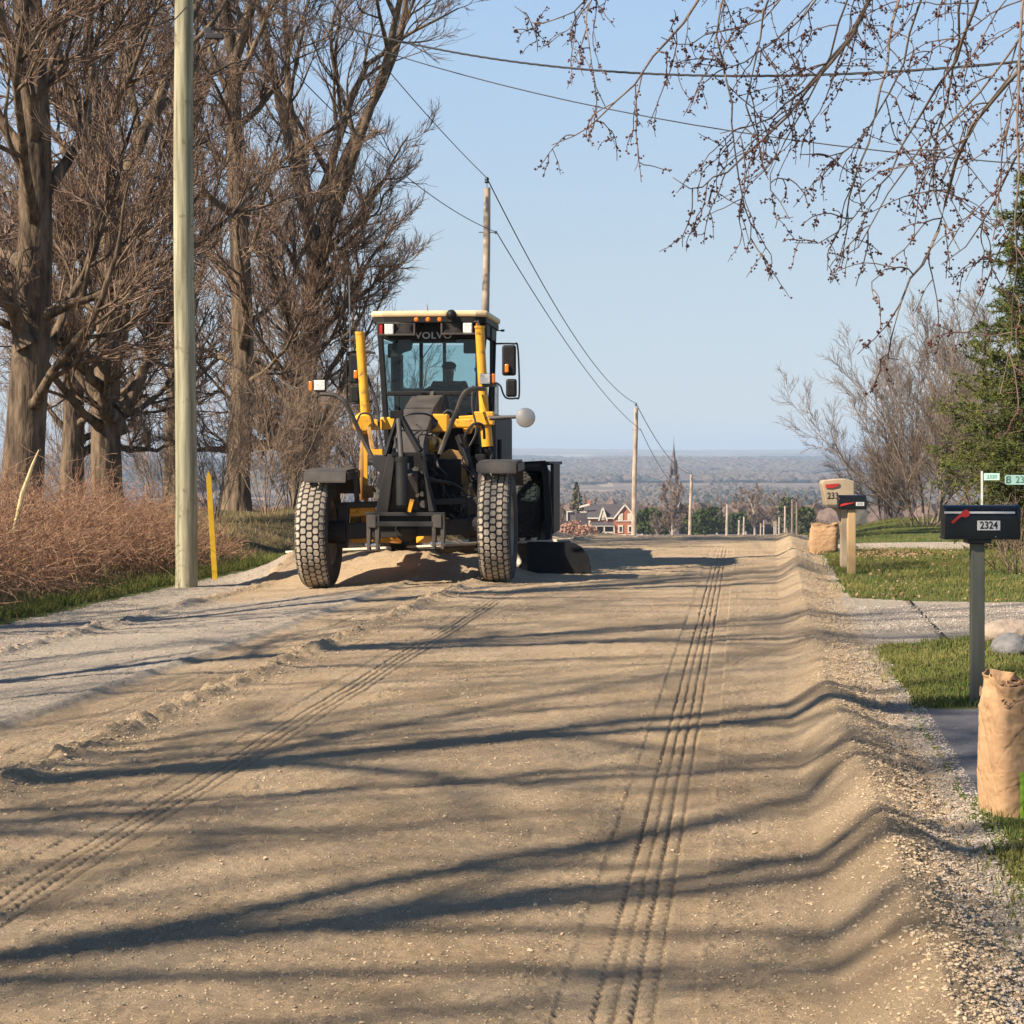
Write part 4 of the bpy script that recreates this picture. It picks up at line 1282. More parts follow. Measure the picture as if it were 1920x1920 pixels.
# street signs: civic number blades, pale green reflective
M_SIGN = mat('pale_green_sign', (.60, .85, .76), (.52, .78, .69), rough=.4)
M_SIGNW = mat('pale_sign_lettering', (.10, .30, .22), rough=.5)
x, y, z = at(1841, 30)
sg = empty('civic_sign', (x, y, z), 'small pale green number sign on thin white post behind the black mailbox', 'sign', group='green civic number signs')
b = MB(); b.box((0, 0, .62), (.028, .012, 1.40)); b.build('post', M_WHITE, sg)
b = MB(); b.box((.145, -.012, 1.235), (.235, .006, .105)); plo = b.build('sign_plate', M_SIGN, sg, bevel=.004)
text_mesh('sign_number', '2320', .075, M_SIGNW, plo, (.145, -.017, 1.235), (math.radians(90), 0, 0), .001)
x, y, z = at(1960, 26)
sg = empty('civic_sign', (x, y, z), 'larger pale green number sign cut by the right edge, starting with 8', 'sign', group='green civic number signs')
b = MB(); b.box((0, .02, .62), (.035, .014, 1.34)); b.build('post', M_WHITE, sg)
b = MB(); b.box((-.28, -.004, 1.222), (.46, .006, .125)); b.box((-.505, -.004, 1.222), (.035, .006, .10)); plo = b.build('sign_plate', M_SIGN, sg, bevel=.006)
text_mesh('sign_number', '8', .13, M_SIGNW, plo, (-.475, -.0095, 1.222), (math.radians(90), 0, 0), .001, bold=.002)
text_mesh('sign_number', '23', .12, M_SIGNW, plo, (-.33, -.0095, 1.222), (math.radians(90), 0, 0), .001)

# yellow marker stake, broken stick, rocks
M_YEL = mat('faded_yellow_plastic', (.52, .33, .015), (.40, .24, .01), rough=.5, scale=4)
x, y, z = at(405, 28.2)
stk = empty('marker_stake', (x, y, z), 'leaning yellow marker stake in the grass right of the near pole', 'marker stake')
b = MB(); b.beam((0, 0, -.2), (-.10, 0, 1.43), .075, .018, up=(0, 1, 0)); b.build('post', M_YEL, stk, bevel=.004)
b = MB(); b.prism([(-.1375, -.009, 1.43), (-.0625, -.009, 1.43), (-.104, -.009, 1.53)], (0, .018, 0)); b.build('tip', M_YEL, stk)
x, y, z = at(28, 24)
b = MB()
pts = [P(25, 1000, 24.0), P(33, 965, 24.05), P(42, 925, 24.1), P(55, 890, 24.1), P(62, 870, 24.1), P(73, 843, 24.1)]
b.tube(pts, [.022, .026, .028, .024, .02, .006], 8)
o = b.build('broken_branch', mat('bare_yellow_wood', (.62, .50, .27), (.46, .35, .18), rough=.9, scale=12, bump=.004), smooth=True)
tag(o, 'pale yellow barkless stick leaning in the brambles at far left', 'stick')


def rock(loc, s, seed, label, m):
    R = np.random.default_rng(seed)
    import bmesh
    bm = bmesh.new(); bmesh.ops.create_icosphere(bm, subdivisions=4, radius=1.0)
    ph = R.random(6)*9
    for v in bm.verts:
        c = v.co.copy()
        k = 1 + .05*math.sin(c.x*15+ph[5])*math.sin(c.z*13) + .13*math.sin(c.x*2.3+ph[0]) + .09*math.sin(c.y*2.9+ph[1]) + .08*math.sin(c.z*3.7+ph[2]) + .03*math.sin(c.x*8+ph[3])*math.sin(c.y*7+ph[4])
        v.co = Vector((c.x*s[0]*k, c.y*s[1]*k, c.z*s[2]*k))
    me = bpy.data.meshes.new('rock'); bm.to_mesh(me); bm.free()
    me.polygons.foreach_set("use_smooth", np.full(len(me.polygons), True))
    o = link_mesh('rock', me, m); o.location = loc
    tag(o, label, 'rock', 'boulders at the lawn corner')


M_R1 = mat('tan_boulder', (.36, .29, .23), (.25, .20, .16), scale=14, bump=.025, bscale=22, rough=.95, spec=.1)
M_R2 = mat('grey_boulder', (.21, .20, .20), (.13, .13, .135), scale=18, bump=.025, bscale=22, rough=.95, spec=.1)
x, y, z = at(1892, 17.2); rock((x, y, z+.06), (.22, .25, .15), 1, 'tan boulder behind the grey one, right of the mailbox post', M_R1)
x, y, z = at(1898, 16.2); rock((x, y, z+.05), (.17, .17, .11), 4, 'smaller grey boulder in front of the tan one', M_R2)


# ---- paper yard-waste bags
def paper_bag(loc, W, D, H, rz, seed, label, mark=False, slump=0.):
    R = np.random.default_rng(seed)
    root = empty('leaf_bag', loc, label, 'leaf bag', rz, 'brown paper leaf bags')
    nu_, nz_ = 240, 150
    t = np.linspace(0, 1, nz_)
    per = np.linspace(0, 1, nu_, endpoint=False)
    # rounded rectangle cross section
    def section(k):
        a = per*2*np.pi
        c, s_ = np.cos(a), np.sin(a)
        p = 5.0
        rr = 1/((np.abs(c)**p + np.abs(s_)**p)**(1/p))
        return np.stack([c*rr, s_*rr], 1)
    sec = section(0)
    V = np.empty((nz_, nu_, 3))
    for i, tt in enumerate(t):
        bulge = 1 + .06*math.sin(math.pi*tt) - .10*sstep(.75, 1., tt)
        V[i, :, 0] = sec[:, 0]*W/2*bulge; V[i, :, 1] = sec[:, 1]*D/2*(bulge+.03*math.sin(5*tt)); V[i, :, 2] = tt*H
    A, Z = np.meshgrid(per, t)
    # creases: sharp ridged noise
    def ridge(f1, f2, s_): return 1-2*np.abs(vnoise(A*f1, Z*f2, s_)-.5)*2
    def rr2(f, g, s_, q):
        return 1-2*np.abs(vnoise(A*f+Z*q, Z*g-A*q*.6, s_)-.5)*2
    cr = .016*rr2(6, 2.2, 1+seed, 1.5)+.012*rr2(11, 3.5, 5+seed, -3.)+.006*rr2(22, 8, 9+seed, 4.)+.003*rr2(40, 16, 12+seed, -5.)
    def crease(f, g, s_, q):
        r_ = 1-2*np.abs(vnoise(A*f+Z*q, Z*g-A*q*.6, s_)-.5)
        return -np.clip(r_, 0, 1)**9
    cr = cr*.38 + .007*crease(7, 2, 21+seed, 2.)+.005*crease(12, 4, 25+seed, -4.)+.003*crease(25, 9, 29+seed, 6.) + .008*crease(4, .8, 33+seed, .3)
    # wrap noise so that it closes at the back
    wsm = np.minimum(A, 1-A); wsm = sstep(0, .05, wsm)
    cr = cr*wsm*(.5+.9*sstep(.45, 1., Z))*(1.0 if mark else .55)
    nx = V[..., 0]/(W/2); ny = V[..., 1]/(D/2); nn = np.sqrt(nx**2+ny**2)+1e-6
    V[..., 0] += nx/nn*(cr-.012)*W/.35; V[..., 1] += ny/nn*(cr-.012)*W/.35
    # top: uneven rim rolled outwards
    rim = .030*np.sin(A*2*np.pi*2+seed)+.020*np.sin(A*2*np.pi*5+1.3*seed)+.035*(vnoise(A*26, Z*0, seed)-.5)
    V[..., 2] += rim*sstep(.72, 1., Z)*H*.9
    k = sstep(.90, 1., Z); V[..., 0] *= 1+.10*k; V[..., 1] *= 1+.10*k
    V[..., 0] += slump*sstep(.3, 1., Z)*W*.3
    idx = np.arange(nz_*nu_).reshape(nz_, nu_); j2 = (np.arange(nu_)+1) % nu_
    q = np.stack([idx[:-1], idx[:-1][:, j2], idx[1:][:, j2], idx[1:]], -1).reshape(-1, 4)
    mpap = mat('brown_kraft_paper', (.43, .27, .15), (.36, .22, .12), rough=.75, scale=5, bump=.004, bscale=18, spec=.25)
    if 'crumple' not in mpap.node_tree.nodes:
        nt = mpap.node_tree; N = nt.nodes; L = nt.links; bs = N["Principled BSDF"]
        tc = N.new("ShaderNodeTexCoord"); prev = bs.inputs["Normal"].links[0].from_socket
        nzd = N.new("ShaderNodeTexNoise"); nzd.inputs["Scale"].default_value = 6; L.new(tc.outputs["Object"], nzd.inputs["Vector"])
        va = N.new("ShaderNodeVectorMath"); va.operation = 'MULTIPLY_ADD'; L.new(nzd.outputs["Color"], va.inputs[0]); va.inputs[1].default_value = (.12, .12, .12); L.new(tc.outputs["Object"], va.inputs[2])
        for k_, (sc_, ds_) in enumerate(((7., .010), (17., .006), (40., .0025))):
            vo = N.new("ShaderNodeTexVoronoi"); vo.inputs["Scale"].default_value = sc_; L.new(va.outputs[0], vo.inputs["Vector"])
            bp = N.new("ShaderNodeBump"); bp.inputs["Distance"].default_value = ds_; bp.inputs["Strength"].default_value = .8
            if k_ == 0: bp.name = 'crumple'
            L.new(vo.outputs["Distance"], bp.inputs["Height"]); L.new(prev, bp.inputs["Normal"]); prev = bp.outputs[0]
        L.new(prev, bs.inputs["Normal"])
    o = np_mesh('paper_bag', V.reshape(-1, 3), q, mpap, root)
    o.modifiers.new('solid', 'SOLIDIFY').thickness = .003
    # rolled collar
    cl = MB(); ring = []
    for j in range(60):
        a = j/60; i0 = int(a*nu_); p = V[int(nz_*.90), i0]
        ring.append((p[0]*1.03, p[1]*1.03, p[2]))
    # filling of leaves and grass
    n = 900
    xx = R.uniform(-W*.42, W*.42, n); yy = R.uniform(-D*.42, D*.42, n); zz = H*(.80+.10*R.random(n)) + .03*np.cos(xx*9)
    c = np.stack([xx+slump*W*.28, yy, zz], 1); e1 = unit(R.normal(size=(n, 3)))*R.uniform(.015, .04, n)[:, None]; e2 = unit(np.cross(e1, R.normal(size=(n, 3))))*R.uniform(.008, .02, n)[:, None]
    np_mesh('leaf_filling', np.stack([c-e1, c-e2, c+e1, c+e2], 1).reshape(-1, 3), np.arange(4*n).reshape(-1, 4), mat('bag_leaves', (.20, .11, .06), (.10, .06, .03), scale=20), root, smooth=False)
    fl = MB(); fl.box((slump*W*.25, 0, H*.80), (W*.8, D*.8, .02)); fl.build('packed_leaves', mat('packed_leaves', (.10, .06, .035), scale=30), root)
    if mark:
        # printed green panel and tree emblem follow the creased front
        def surf(xf, tt):    # front is -y: angle fraction
            j = int(np.argmin(np.where(sec[:, 1] < -.5, np.abs(sec[:, 0]-xf), 9))); i = int(round(tt*(nz_-1)))
            p = V[i, j]; return (p[0], p[1]-.009, p[2])
        def patch(name, poly_fn, m_, nx_=44, nz2=44):
            vs, fs = [], []
            gx = np.linspace(0, 1, nx_); gz = np.linspace(0, 1, nz2)
            ok = {}
            for a in range(nx_):
                for b_ in range(nz2):
                    xf, tt = poly_fn(gx[a], gz[b_]); vs.append(surf(xf, tt))
            for a in range(nx_-1):
                for b_ in range(nz2-1): fs.append((a*nz2+b_, (a+1)*nz2+b_, (a+1)*nz2+b_+1, a*nz2+b_+1))
            mm = MB(); mm.add(vs, fs)
            oo = mm.build(name, m_, root, smooth=True); return oo
        mg = mat('printed_green', (.34, .53, .06), (.26, .44, .04), rough=.6, scale=8)
        patch('printed_green_panel', lambda a, b_: (-.64+1.2*a, .03+(.33-.10*a)*b_), mg)
        patch('printed_tree_stem', lambda a, b_: (-.26+.06*a+.05*b_, .325+.10*b_), mat('printed_dark_green', (.05, .10, .06), rough=.6), 4, 6)
        em = MB()
        for k in range(26):
            xf = -.26+R.normal(0, .085); tt = .49+R.normal(0, .028); p = surf(xf, tt); em.ball((p[0], p[1]-.002, p[2]), R.uniform(.008, .014), 8, 4, (1, .12, 1))
        em.build('printed_tree_crown', mat('printed_lime', (.38, .62, .08), rough=.6), root)
        p = surf(-.20, .10)
        text_mesh('printed_letters', 'G', .12, M_DARKTXT, root, (p[0]-.03, p[1]-.008, p[2]), (math.radians(90), 0, 0), .004, bold=.004)
        p = surf(-.42, .80)
        text_mesh('printed_letters', 'LEAF', .045, mat('printed_brown', (.22, .13, .07), rough=.7), root, (p[0], p[1]-.018, p[2]), (math.radians(88), 0, math.radians(-3)), .001)
    return root


x, y, z = at(1905, 9.05)
paper_bag((x+.064, y, z-.015), .42, .32, .62, math.radians(12), 3, 'large brown paper leaf bag with green print at the right edge', mark=True)
x, y, z = at(1544, 33.0)
paper_bag((x, y, z-.02), .47, .36, .50, math.radians(-8), 8, 'slumped brown paper leaf bag on the shoulder before the far mailboxes', slump=.12)

# ================================================================ THE GRADER
TH = 0.085
GX, GY = -1.28, 25.7
grader = empty('road_grader', (GX, GY, 0), 'yellow and black motor grader working the gravel road, seen from the front', 'grader', rz=-TH)
ct, st_ = math.cos(TH), math.sin(TH)


def gl(px, py, Y):
    """picture point at local depth Y -> local grader coordinates"""
    d = GY+Y
    for _ in range(4):
        xw = (px-960)*d/F
        X = ((xw-GX)-Y*st_)/ct
        d = GY + Y*ct - X*st_
    return np.array([X, Y, EYE-(py-HOR)*d/F])


def g1(zx, zy, Y): return gl(540+zx/3.42857, 560+zy/3.42857, Y)
def g2(zx, zy, Y): return gl(640+zx/5.0526, 560+zy/5.0526, Y)


Y_ = mat('worn_yellow_paint', (.84, .42, .035), (.66, .31, .025), rough=.45, scale=3, spots=(7, (.20, .12, .06), .56), spec=.4)
YD = mat('muddy_yellow_paint', (.40, .22, .05), (.22, .13, .05), rough=.7, scale=4, spots=(7, (.10, .07, .05), .55))
YR = mat('cream_roof_paint', (.72, .55, .32), (.60, .44, .24), rough=.5, scale=4)
DK = mat('dark_grey_steel', (.024, .022, .020), (.012, .012, .012), rough=.6, scale=5, spots=(12, (.12, .10, .08), .64))
DG = mat('dusty_grey_paint', (.080, .069, .060), (.042, .037, .034), rough=.65, scale=4, spots=(10, (.20, .17, .14), .62))
BK = mat('matt_black_parts', (.006, .006, .007), (.012, .012, .013), rough=.6, scale=8, spec=.3)
HOSE = mat('hydraulic_hose', (.018, .018, .020), (.04, .036, .034), rough=.5)
RUB = mat('tyre_rubber', (.022, .021, .021), (.045, .041, .038), rough=.85, scale=4, spots=(6, (.10, .09, .075), .62))
TRD = mat('dusty_tread', (.43, .38, .31), (.25, .215, .17), rough=.95, scale=3.5, bump=.003, spec=.1)
CHR = mat('worn_chrome', (.60, .60, .60), (.40, .40, .40), rough=.25, metal=.9)
ORG = mat('amber_lens', (.85, .22, .02), (.70, .16, .01), rough=.25)
REDL = mat('red_lens', (.50, .03, .02), rough=.3)
LENS = mat('clear_lamp_lens', (.80, .80, .76), (.50, .50, .50), rough=.2, scale=30)
RIM = mat('rim_paint', (.30, .26, .20), (.16, .13, .10), rough=.6)


def tyre(parent, r, w, name='wheel', tread=True, loc=(0, 0, 0)):
    """wheel as a part: tyre mesh, with tread blocks and rim as its sub-parts; axle along x"""
    b = MB(); rc = r-.016
    prof = [(r*.55, -w*.36), (r*.62, -w*.47), (r*.78, -w*.52), (r*.90, -w*.50), (rc*.955, -w*.475), (rc*.985, -w*.43), (rc, -w*.30), (rc*1.002, 0), (rc, w*.30),
            (rc*.985, w*.43), (rc*.955, w*.475), (r*.90, w*.50), (r*.78, w*.52), (r*.62, w*.47), (r*.55, w*.36)]
    b.lathe((0, 0, 0), (1, 0, 0), prof, 64)
    ty = b.build(name, RUB, parent, smooth=True)
    ty.location = loc
    t = MB(); N = 46; cols = 5
    cw = w*.97/cols
    for c in range(cols):
        x0 = -w*.485 + cw*(c+.5)
        drop = .030 if c in (0, cols-1) else .0
        for j in range(N):
            a = 2*math.pi*(j+.5*(c % 2))/N
            hw = cw*.45; hl = math.pi/N*r*.80
            # elongated hexagon block
            pl = [(-hw, -hl*.55), (-hw*.6, -hl), (hw*.6, -hl), (hw, -hl*.55), (hw, hl*.55), (hw*.6, hl), (-hw*.6, hl), (-hw, hl*.55)]
            vs = []
            for rr_, k in ((rc-.012, 1.0), (r, .90)):
                for (px_, pl_) in pl:
                    xx = x0+px_*k
                    ed = max(0, abs(xx)-w*.30)/(w*.185)
                    rad = rr_-.055*min(1, ed)**2*(w*.5)/.21
                    an = a+pl_*k/r
                    vs.append((xx, math.cos(an)*rad, math.sin(an)*rad))
            n = 8
            t.add(vs, [tuple(range(n, 2*n))] + [(i, (i+1) % n, (i+1) % n+n, i+n) for i in range(n)])
    t.build('tread', TRD if tread else RUB, ty)
    q = MB()
    q.lathe((0, 0, 0), (1, 0, 0), [(.02, -w*.10), (r*.30, -w*.10), (r*.46, -w*.05), (r*.50, -w*.30), (r*.58, -w*.42), (r*.60, -w*.38), (r*.55, -w*.2), (r*.55, w*.2), (r*.60, w*.38), (r*.58, w*.42), (r*.50, w*.30),
                                   (r*.46, w*.12), (r*.28, w*.22), (.02, w*.22)], 32)
    for j in range(8):
        a = j*math.pi/4; q.cyl((w*.2, r*.22*math.cos(a), r*.22*math.sin(a)), (w*.27, r*.22*math.cos(a), r*.22*math.sin(a)), .02, k=6)
    q.build('rim', RIM, ty, smooth=True)
    return ty


R_T, W_T = .70, .405
cl = gl(598.5, 995, 0); crt = gl(933.5, 983, 0)
zl = hz(GX+cl[0]*ct, GY-cl[0]*st_); zr_ = hz(GX+crt[0]*ct, GY-crt[0]*st_)
zL, zR = -.085, .0
w1 = tyre(grader, R_T, W_T, loc=(cl[0], 0, zL+R_T-.01))
w1.rotation_euler = (0, math.radians(-.5), 0)
w2 = copy_tree(w1, grader); w2.location = (crt[0], 0, zR+R_T-.01)
print("wheels", cl, crt, "ground", zl, zr_)
# rear tandems: their shade is put in as dark tread rubber
w3 = tyre(grader, R_T, W_T, tread=False)
for X, Y in ((1.12, 5.3), (1.12, 6.85), (-1.0, 5.3), (-1.0, 6.85)):
    w = copy_tree(w3, grader) if (X, Y) != (1.12, 5.3) else w3; w.location = (X, Y, R_T-.01); w.rotation_euler = (0, 0, 0)
for o in grader.children:      # rear treads carry their shade in the dark rubber colour, nothing to change
    pass

# front fenders: flat plate with bent-down ends
for (zx0, zx1, zy0, zy1, sgn) in ((105, 372, 1100, 1172, -1), (1220, 1468, 1045, 1113, 1)):
    a = g1(zx0, zy0, -.50); c = g1(zx1, zy1, -.50)
    X0, X1, Z1, Z0 = a[0], c[0], a[2], c[2]
    b = MB()
    # curved plate following the tyre from front to back
    prof = [(-.52, Z0-.0), (-.50, Z1-.03), (-.42, Z1), (.42, Z1+.02), (.55, Z1-.05), (.66, Z1-.30)]
    pr2 = [(y, z-.022) for y, z in prof]
    b.prism([(X0, y, z) for y, z in prof] + [(X0, y, z) for y, z in pr2[::-1]], (X1-X0, 0, 0))
    b.beam((X0-.012, -.47, Z1-.08), (X0-.012, .5, Z1-.06), .02, .10)
    b.beam((X1+.012, -.47, Z1-.08), (X1+.012, .5, Z1-.06), .02, .10)
    xin = X1+.02 if sgn < 0 else X0-.02
    b.beam((xin, .1, Z1-.02), (xin-sgn*.04, .15, Z1-.75), .05, .12)
    b.build('front_fender', DG, grader, bevel=.006)

# front axle, spindles, leaning links
b = MB()
b.beam((-.95, .05, .62), (.95, .05, .70), .22, .20); b.beam((-.98, 0, .95), (.98, 0, 1.03), .07, .08)
for X, z in ((cl[0], zL+R_T), (crt[0], zR+R_T)):
    s = 1 if X > 0 else -1
    b.cyl((X-s*.10, 0, z), (X-s*.36, 0, z), .14, .16); b.beam((X-s*.30, 0, z-.2), (X-s*.32, 0, z+.36), .14, .10)
b.ball((-.06, .0, .66), .17)
b.build('front_axle', DK, grader, bevel=.01)
b = MB(); b.beam(g1(400, 1375, .12), g1(560, 1360, .12), .10, .12); b.cyl(g1(392, 1355, .10), g1(450, 1355, .10), .06); b.build('steering_cylinder', Y_, grader, bevel=.008)
b = MB(); b.box(g1(465, 1470, .35), (.24, .10, .40)); b.box(g1(452, 1420, .33), (.14, .08, .14)); b.build('axle_bracket', Y_, grader, bevel=.012)

# main front frame: gooseneck from cab down to the axle
b = MB()
neck = [(.0, 2.35, 2.20, .46, .46), (-.01, 1.7, 2.18, .42, .46), (-.03, 1.1, 2.02, .40, .46), (-.05, .6, 1.72, .40, .50), (-.06, .1, 1.30, .42, .60), (-.07, -.35, 1.12, .42, .50)]
for p, q in zip(neck[:-1], neck[1:]):
    b.beam((p[0], p[1], p[2]), (q[0], q[1], q[2]), p[3], p[4], q[3], q[4])
b.build('front_frame', DG, grader, bevel=.015)
# grey dash hood running from the windscreen down over the frame
b = MB()
t0 = [g1(862, 600, 2.05), g1(1025, 600, 2.05), g1(1000, 700, 1.6), g1(975, 715, 1.5), g1(835, 715, 1.5), g1(830, 690, 1.6)]
b.prism(t0, (0, .5, -.05))
b.prism([g1(842, 700, 1.5), g1(985, 700, 1.5), g1(905, 800, .9), g1(740, 800, .9)], (0, .55, -.05))
b.prism([g1(735, 845, .75), g1(862, 840, .75), g1(850, 915, .5), g1(730, 915, .5)], (0, .3, 0))
b.prism([g1(690, 955, .45), g1(832, 955, .45), g1(832, 990, .4), g1(690, 990, .4)], (0, .3, 0))
b.build('hood', DG, grader, bevel=.012)
b = MB(); b.beam(g1(930, 592, 1.98), g1(912, 700, 1.46), .05, .05); b.box(g1(885, 665, 1.60), (.10, .04, .13)); b.build('hood_rib', DG, grader, bevel=.006)
# steering console and work-tool levers behind the glass
b = MB(); b.prism([g1(862, 600, 2.35), g1(900, 565, 2.35), g1(960, 552, 2.35), g1(1010, 565, 2.35), g1(1030, 600, 2.35)], (0, .35, 0)); b.box(g1(1080, 575, 2.4), (.20, .10, .09)); b.build('dashboard', DK, grader, bevel=.01)

# ---- front linkage (push block with lift cylinder)
YF = -.55
b = MB()
for s in ((560, 1385, 640, 1000, 690, 1000, 640, 1385), (940, 1370, 880, 1120, 860, 1010, 905, 1370)):
    pts = [g1(s[i], s[i+1], YF) for i in range(0, 8, 2)]
    b.prism(pts, (0, .30, 0))
b.prism([g1(540, 1010, YF+.05), g1(650, 1000, YF+.05), g1(600, 1240, YF+.05), g1(560, 1200, YF+.05), g1(588, 1120, YF+.05), g1(545, 1070, YF+.05)], (0, .05, 0))
b.prism([g1(690, 1010, YF+.28), g1(880, 1010, YF+.28), g1(925, 1375, YF+.28), g1(600, 1375, YF+.28)], (0, .04, 0))
b.build('linkage_frame', DK, grader, bevel=.006)
b = MB(); b.box((g1(755, 1385, YF)+g1(755, 1385, YF-.0))/2, (1.0, .12, .045)); b.box(g1(755, 1448, YF-.02), (.76, .10, .06)); b.box(g1(755, 1415, YF+.08), (.80, .05, .16))
b.build('cross_bar', DK, grader, bevel=.005)
for zx, zlo in ((545, 1620), (965, 1610)):
    b = MB()
    for dx in (-28, 28):
        b.prism([g1(zx+dx-14, 1385, YF-.06), g1(zx+dx+14, 1385, YF-.06), g1(zx+dx+14, 1500, YF-.06), g1(zx+dx+8, zlo, YF-.06), g1(zx+dx-10, zlo, YF-.06)], (0, .14, 0))
    b.box(g1(zx, 1430, YF), (.10, .16, .16)); b.build('hanger_arm', DG, grader, bevel=.006)
    b = MB(); c = g1(zx, zlo-35, YF-.02); b.cyl(c-np.array((.09, 0, 0)), c+np.array((.09, 0, 0)), .028); b.build('hook_pin', CHR, grader, smooth=True)
b = MB(); b.cyl(g1(735, 1330, YF-.10), g1(730, 1035, YF-.06), .075); b.cyl(g1(730, 1045, YF-.06), g1(729, 1015, YF-.06), .085); b.build('lift_cylinder', DK, grader, smooth=True)
b = MB(); b.cyl(g1(729, 1035, YF-.06), g1(710, 775, YF+.15), .033); b.build('lift_rod', DG, grader, smooth=True)
b = MB(); b.beam(g1(705, 760, YF+.2), g1(628, 1010, YF+.05), .05, .05); b.beam(g1(722, 760, YF+.2), g1(850, 985, YF+.05), .075, .06); b.box(g1(700, 745, YF+.2), (.16, .10, .10))
b.beam(g1(668, 1000, YF), g1(862, 1000, YF), .05, .05); b.build('link_bars', BK, grader, bevel=.005)
for zx, zy in ((655, 1335), (875, 1320), (630, 1245), (660, 1240), (832, 1260), (868, 1255), (655, 1190), (865, 1180)):
    c = g1(zx, zy, YF+.26 if 700 > zx or zx > 800 else YF+.2); b = MB(); b.cyl(c-np.array((0, .06, 0)), c, .035 if zy < 1300 else .05, k=8); b.build('frame_bolt', DG, grader)
b = MB(); b.box(g1(770, 1088, YF+.24), (.035, .02, .12)); b.build('white_decal', M_WHITE, grader)
b = MB(); b.beam(g1(800, 1290, YF+.18), g1(778, 1370, YF+.18), .05, .05); b.build('yellow_link', Y_, grader)

# ---- blade lift cylinders (yellow) with saddle
YC = 1.25
def cyl_part(name, a, c, r, m, k=18, r1=None, lab=None):
    b_ = MB(); b_.cyl(a, c, r, r1, k); return b_.build(name, m, grader, smooth=True)
cyl_part('blade_lift_cylinder', g1(463, 228, YC), g1(500, 770, YC), .064, Y_)
cyl_part('blade_lift_cylinder', g1(1232, 190, YC), g1(1262, 745, YC), .062, Y_)
b = MB()
for (zx, zy, s) in ((463, 228, 1), (1232, 190, 1)):
    c = g1(zx, zy, YC); b.cyl(c, c+np.array((0, 0, .03)), .070)
b.build('cylinder_caps', Y_, grader, smooth=True)
cyl_part('blade_lift_rod', g1(500, 800, YC), g1(465, 1290, YC+.1), .050, YD)
cyl_part('cylinder_barrel', g1(1268, 770, YC), g1(1282, 950, YC), .075, Y_)
cyl_part('blade_lift_rod', g1(1282, 950, YC), g1(1300, 1200, YC+.2), .048, DK)
b = MB(); b.ball(g1(487, 800, YC-.05), .15, 14, 8, (1, .7, 1)); b.box(g1(560, 810, YC), (.20, .16, .14)); b.cyl(g1(487, 800, YC-.16), g1(487, 800, YC+.1), .10); b.build('saddle_yoke', Y_, grader, smooth=True)
b = MB(); b.box(g1(650, 800, YC+.05), (.22, .14, .16)); b.box(g1(800, 795, YC-.3), (.20, .12, .12)); b.box(g1(975, 800, YC-.3), (.24, .2, .24)); b.beam(g1(560, 808, YC+.1), g1(1240, 800, YC+.1), .12, .12); b.box(g1(800, 800, YC-.1), (.1, .5, .08)); b.box(g1(975, 800, YC-.1), (.1, .5, .08)); b.build('saddle', Y_, grader, bevel=.02)
b = MB(); b.ball(g1(905, 800, YC-.35), .13, 12, 8, (1.2, .7, .9)); b.box(g1(905, 850, YC-.35), (.10, .14, .22)); b.build('centre_shift_joint', DG, grader, smooth=True)
b = MB(); b.box(g1(1262, 770, YC), (.26, .22, .18)); b.prism([g1(1095, 755, YC+.25), g1(1240, 745, YC+.25), g1(1200, 790, YC+.25), g1(1165, 870, YC+.25), g1(1130, 860, YC+.25)], (0, .25, 0)); b.build('right_saddle_arm', Y_, grader, bevel=.015)
b = MB(); b.cyl(g1(880, 960, YC-.5), g1(960, 920, YC-.5), .10, .09); b.ball(g1(925, 935, YC-.55), .12, 10, 6, (1.3, .8, .9)); b.build('hydraulic_swivel', Y_, grader, smooth=True)

# arch shaped yellow-brown frame knee on the right side
arc = []
for (zx, zy) in ((925, 1150), (950, 1060), (985, 995), (1040, 965), (1095, 980), (1135, 1040), (1165, 1130), (1200, 1260), (1235, 1380)): arc.append((zx, zy))
inn = [(1190, 1400), (1150, 1280), (1110, 1180), (1080, 1105), (1040, 1075), (1000, 1090), (965, 1150)]
b = MB(); b.prism([g1(x_, y_, .75) for x_, y_ in arc+inn], (0, .16, 0)); b.build('frame_knee', YD, grader, bevel=.01)
b = MB(); b.beam(g1(1100, 880, .9), g1(1200, 1180, .7), .09, .09); b.beam(g1(1235, 1000, .9), g1(1240, 1250, .9), .12, .12); b.box(g1(1000, 1250, .9), (.5, .5, .9)); b.box(g1(850, 1150, .4), (.4, .3, .6))
b.build('frame_body', BK, grader, bevel=.01)
# drawbar, circle, hoses, valve cluster
b = MB(); b.beam(g1(430, 1450, .5), g1(700, 1540, 1.6), .16, .14); b.beam(g1(1000, 1440, .5), g1(860, 1540, 1.6), .16, .14); b.prism([g1(520, 1560, 1.0), g1(715, 1480, 1.0), g1(700, 1540, 1.0), g1(640, 1570, 1.0)], (0, .2, 0)); b.build('drawbar', Y_, grader, bevel=.01)
b = MB(); b.lathe((.1, 2.3, .62), (0, 0, 1), [(.72, -.05), (.80, -.05), (.80, .05), (.72, .05)], 40, closed=True); b.build('circle', YD, grader, smooth=True)
b = MB(); b.cyl((.1, 2.3, .55), (.1, 2.3, .95), .25); b.beam((-.55, 2.3, .50), (-.5, 2.55, .25), .2, .1); b.beam((.75, 2.3, .5), (.7, 2.0, .25), .2, .1); b.build('circle_drive', BK, grader)
Rh = np.random.default_rng(4)
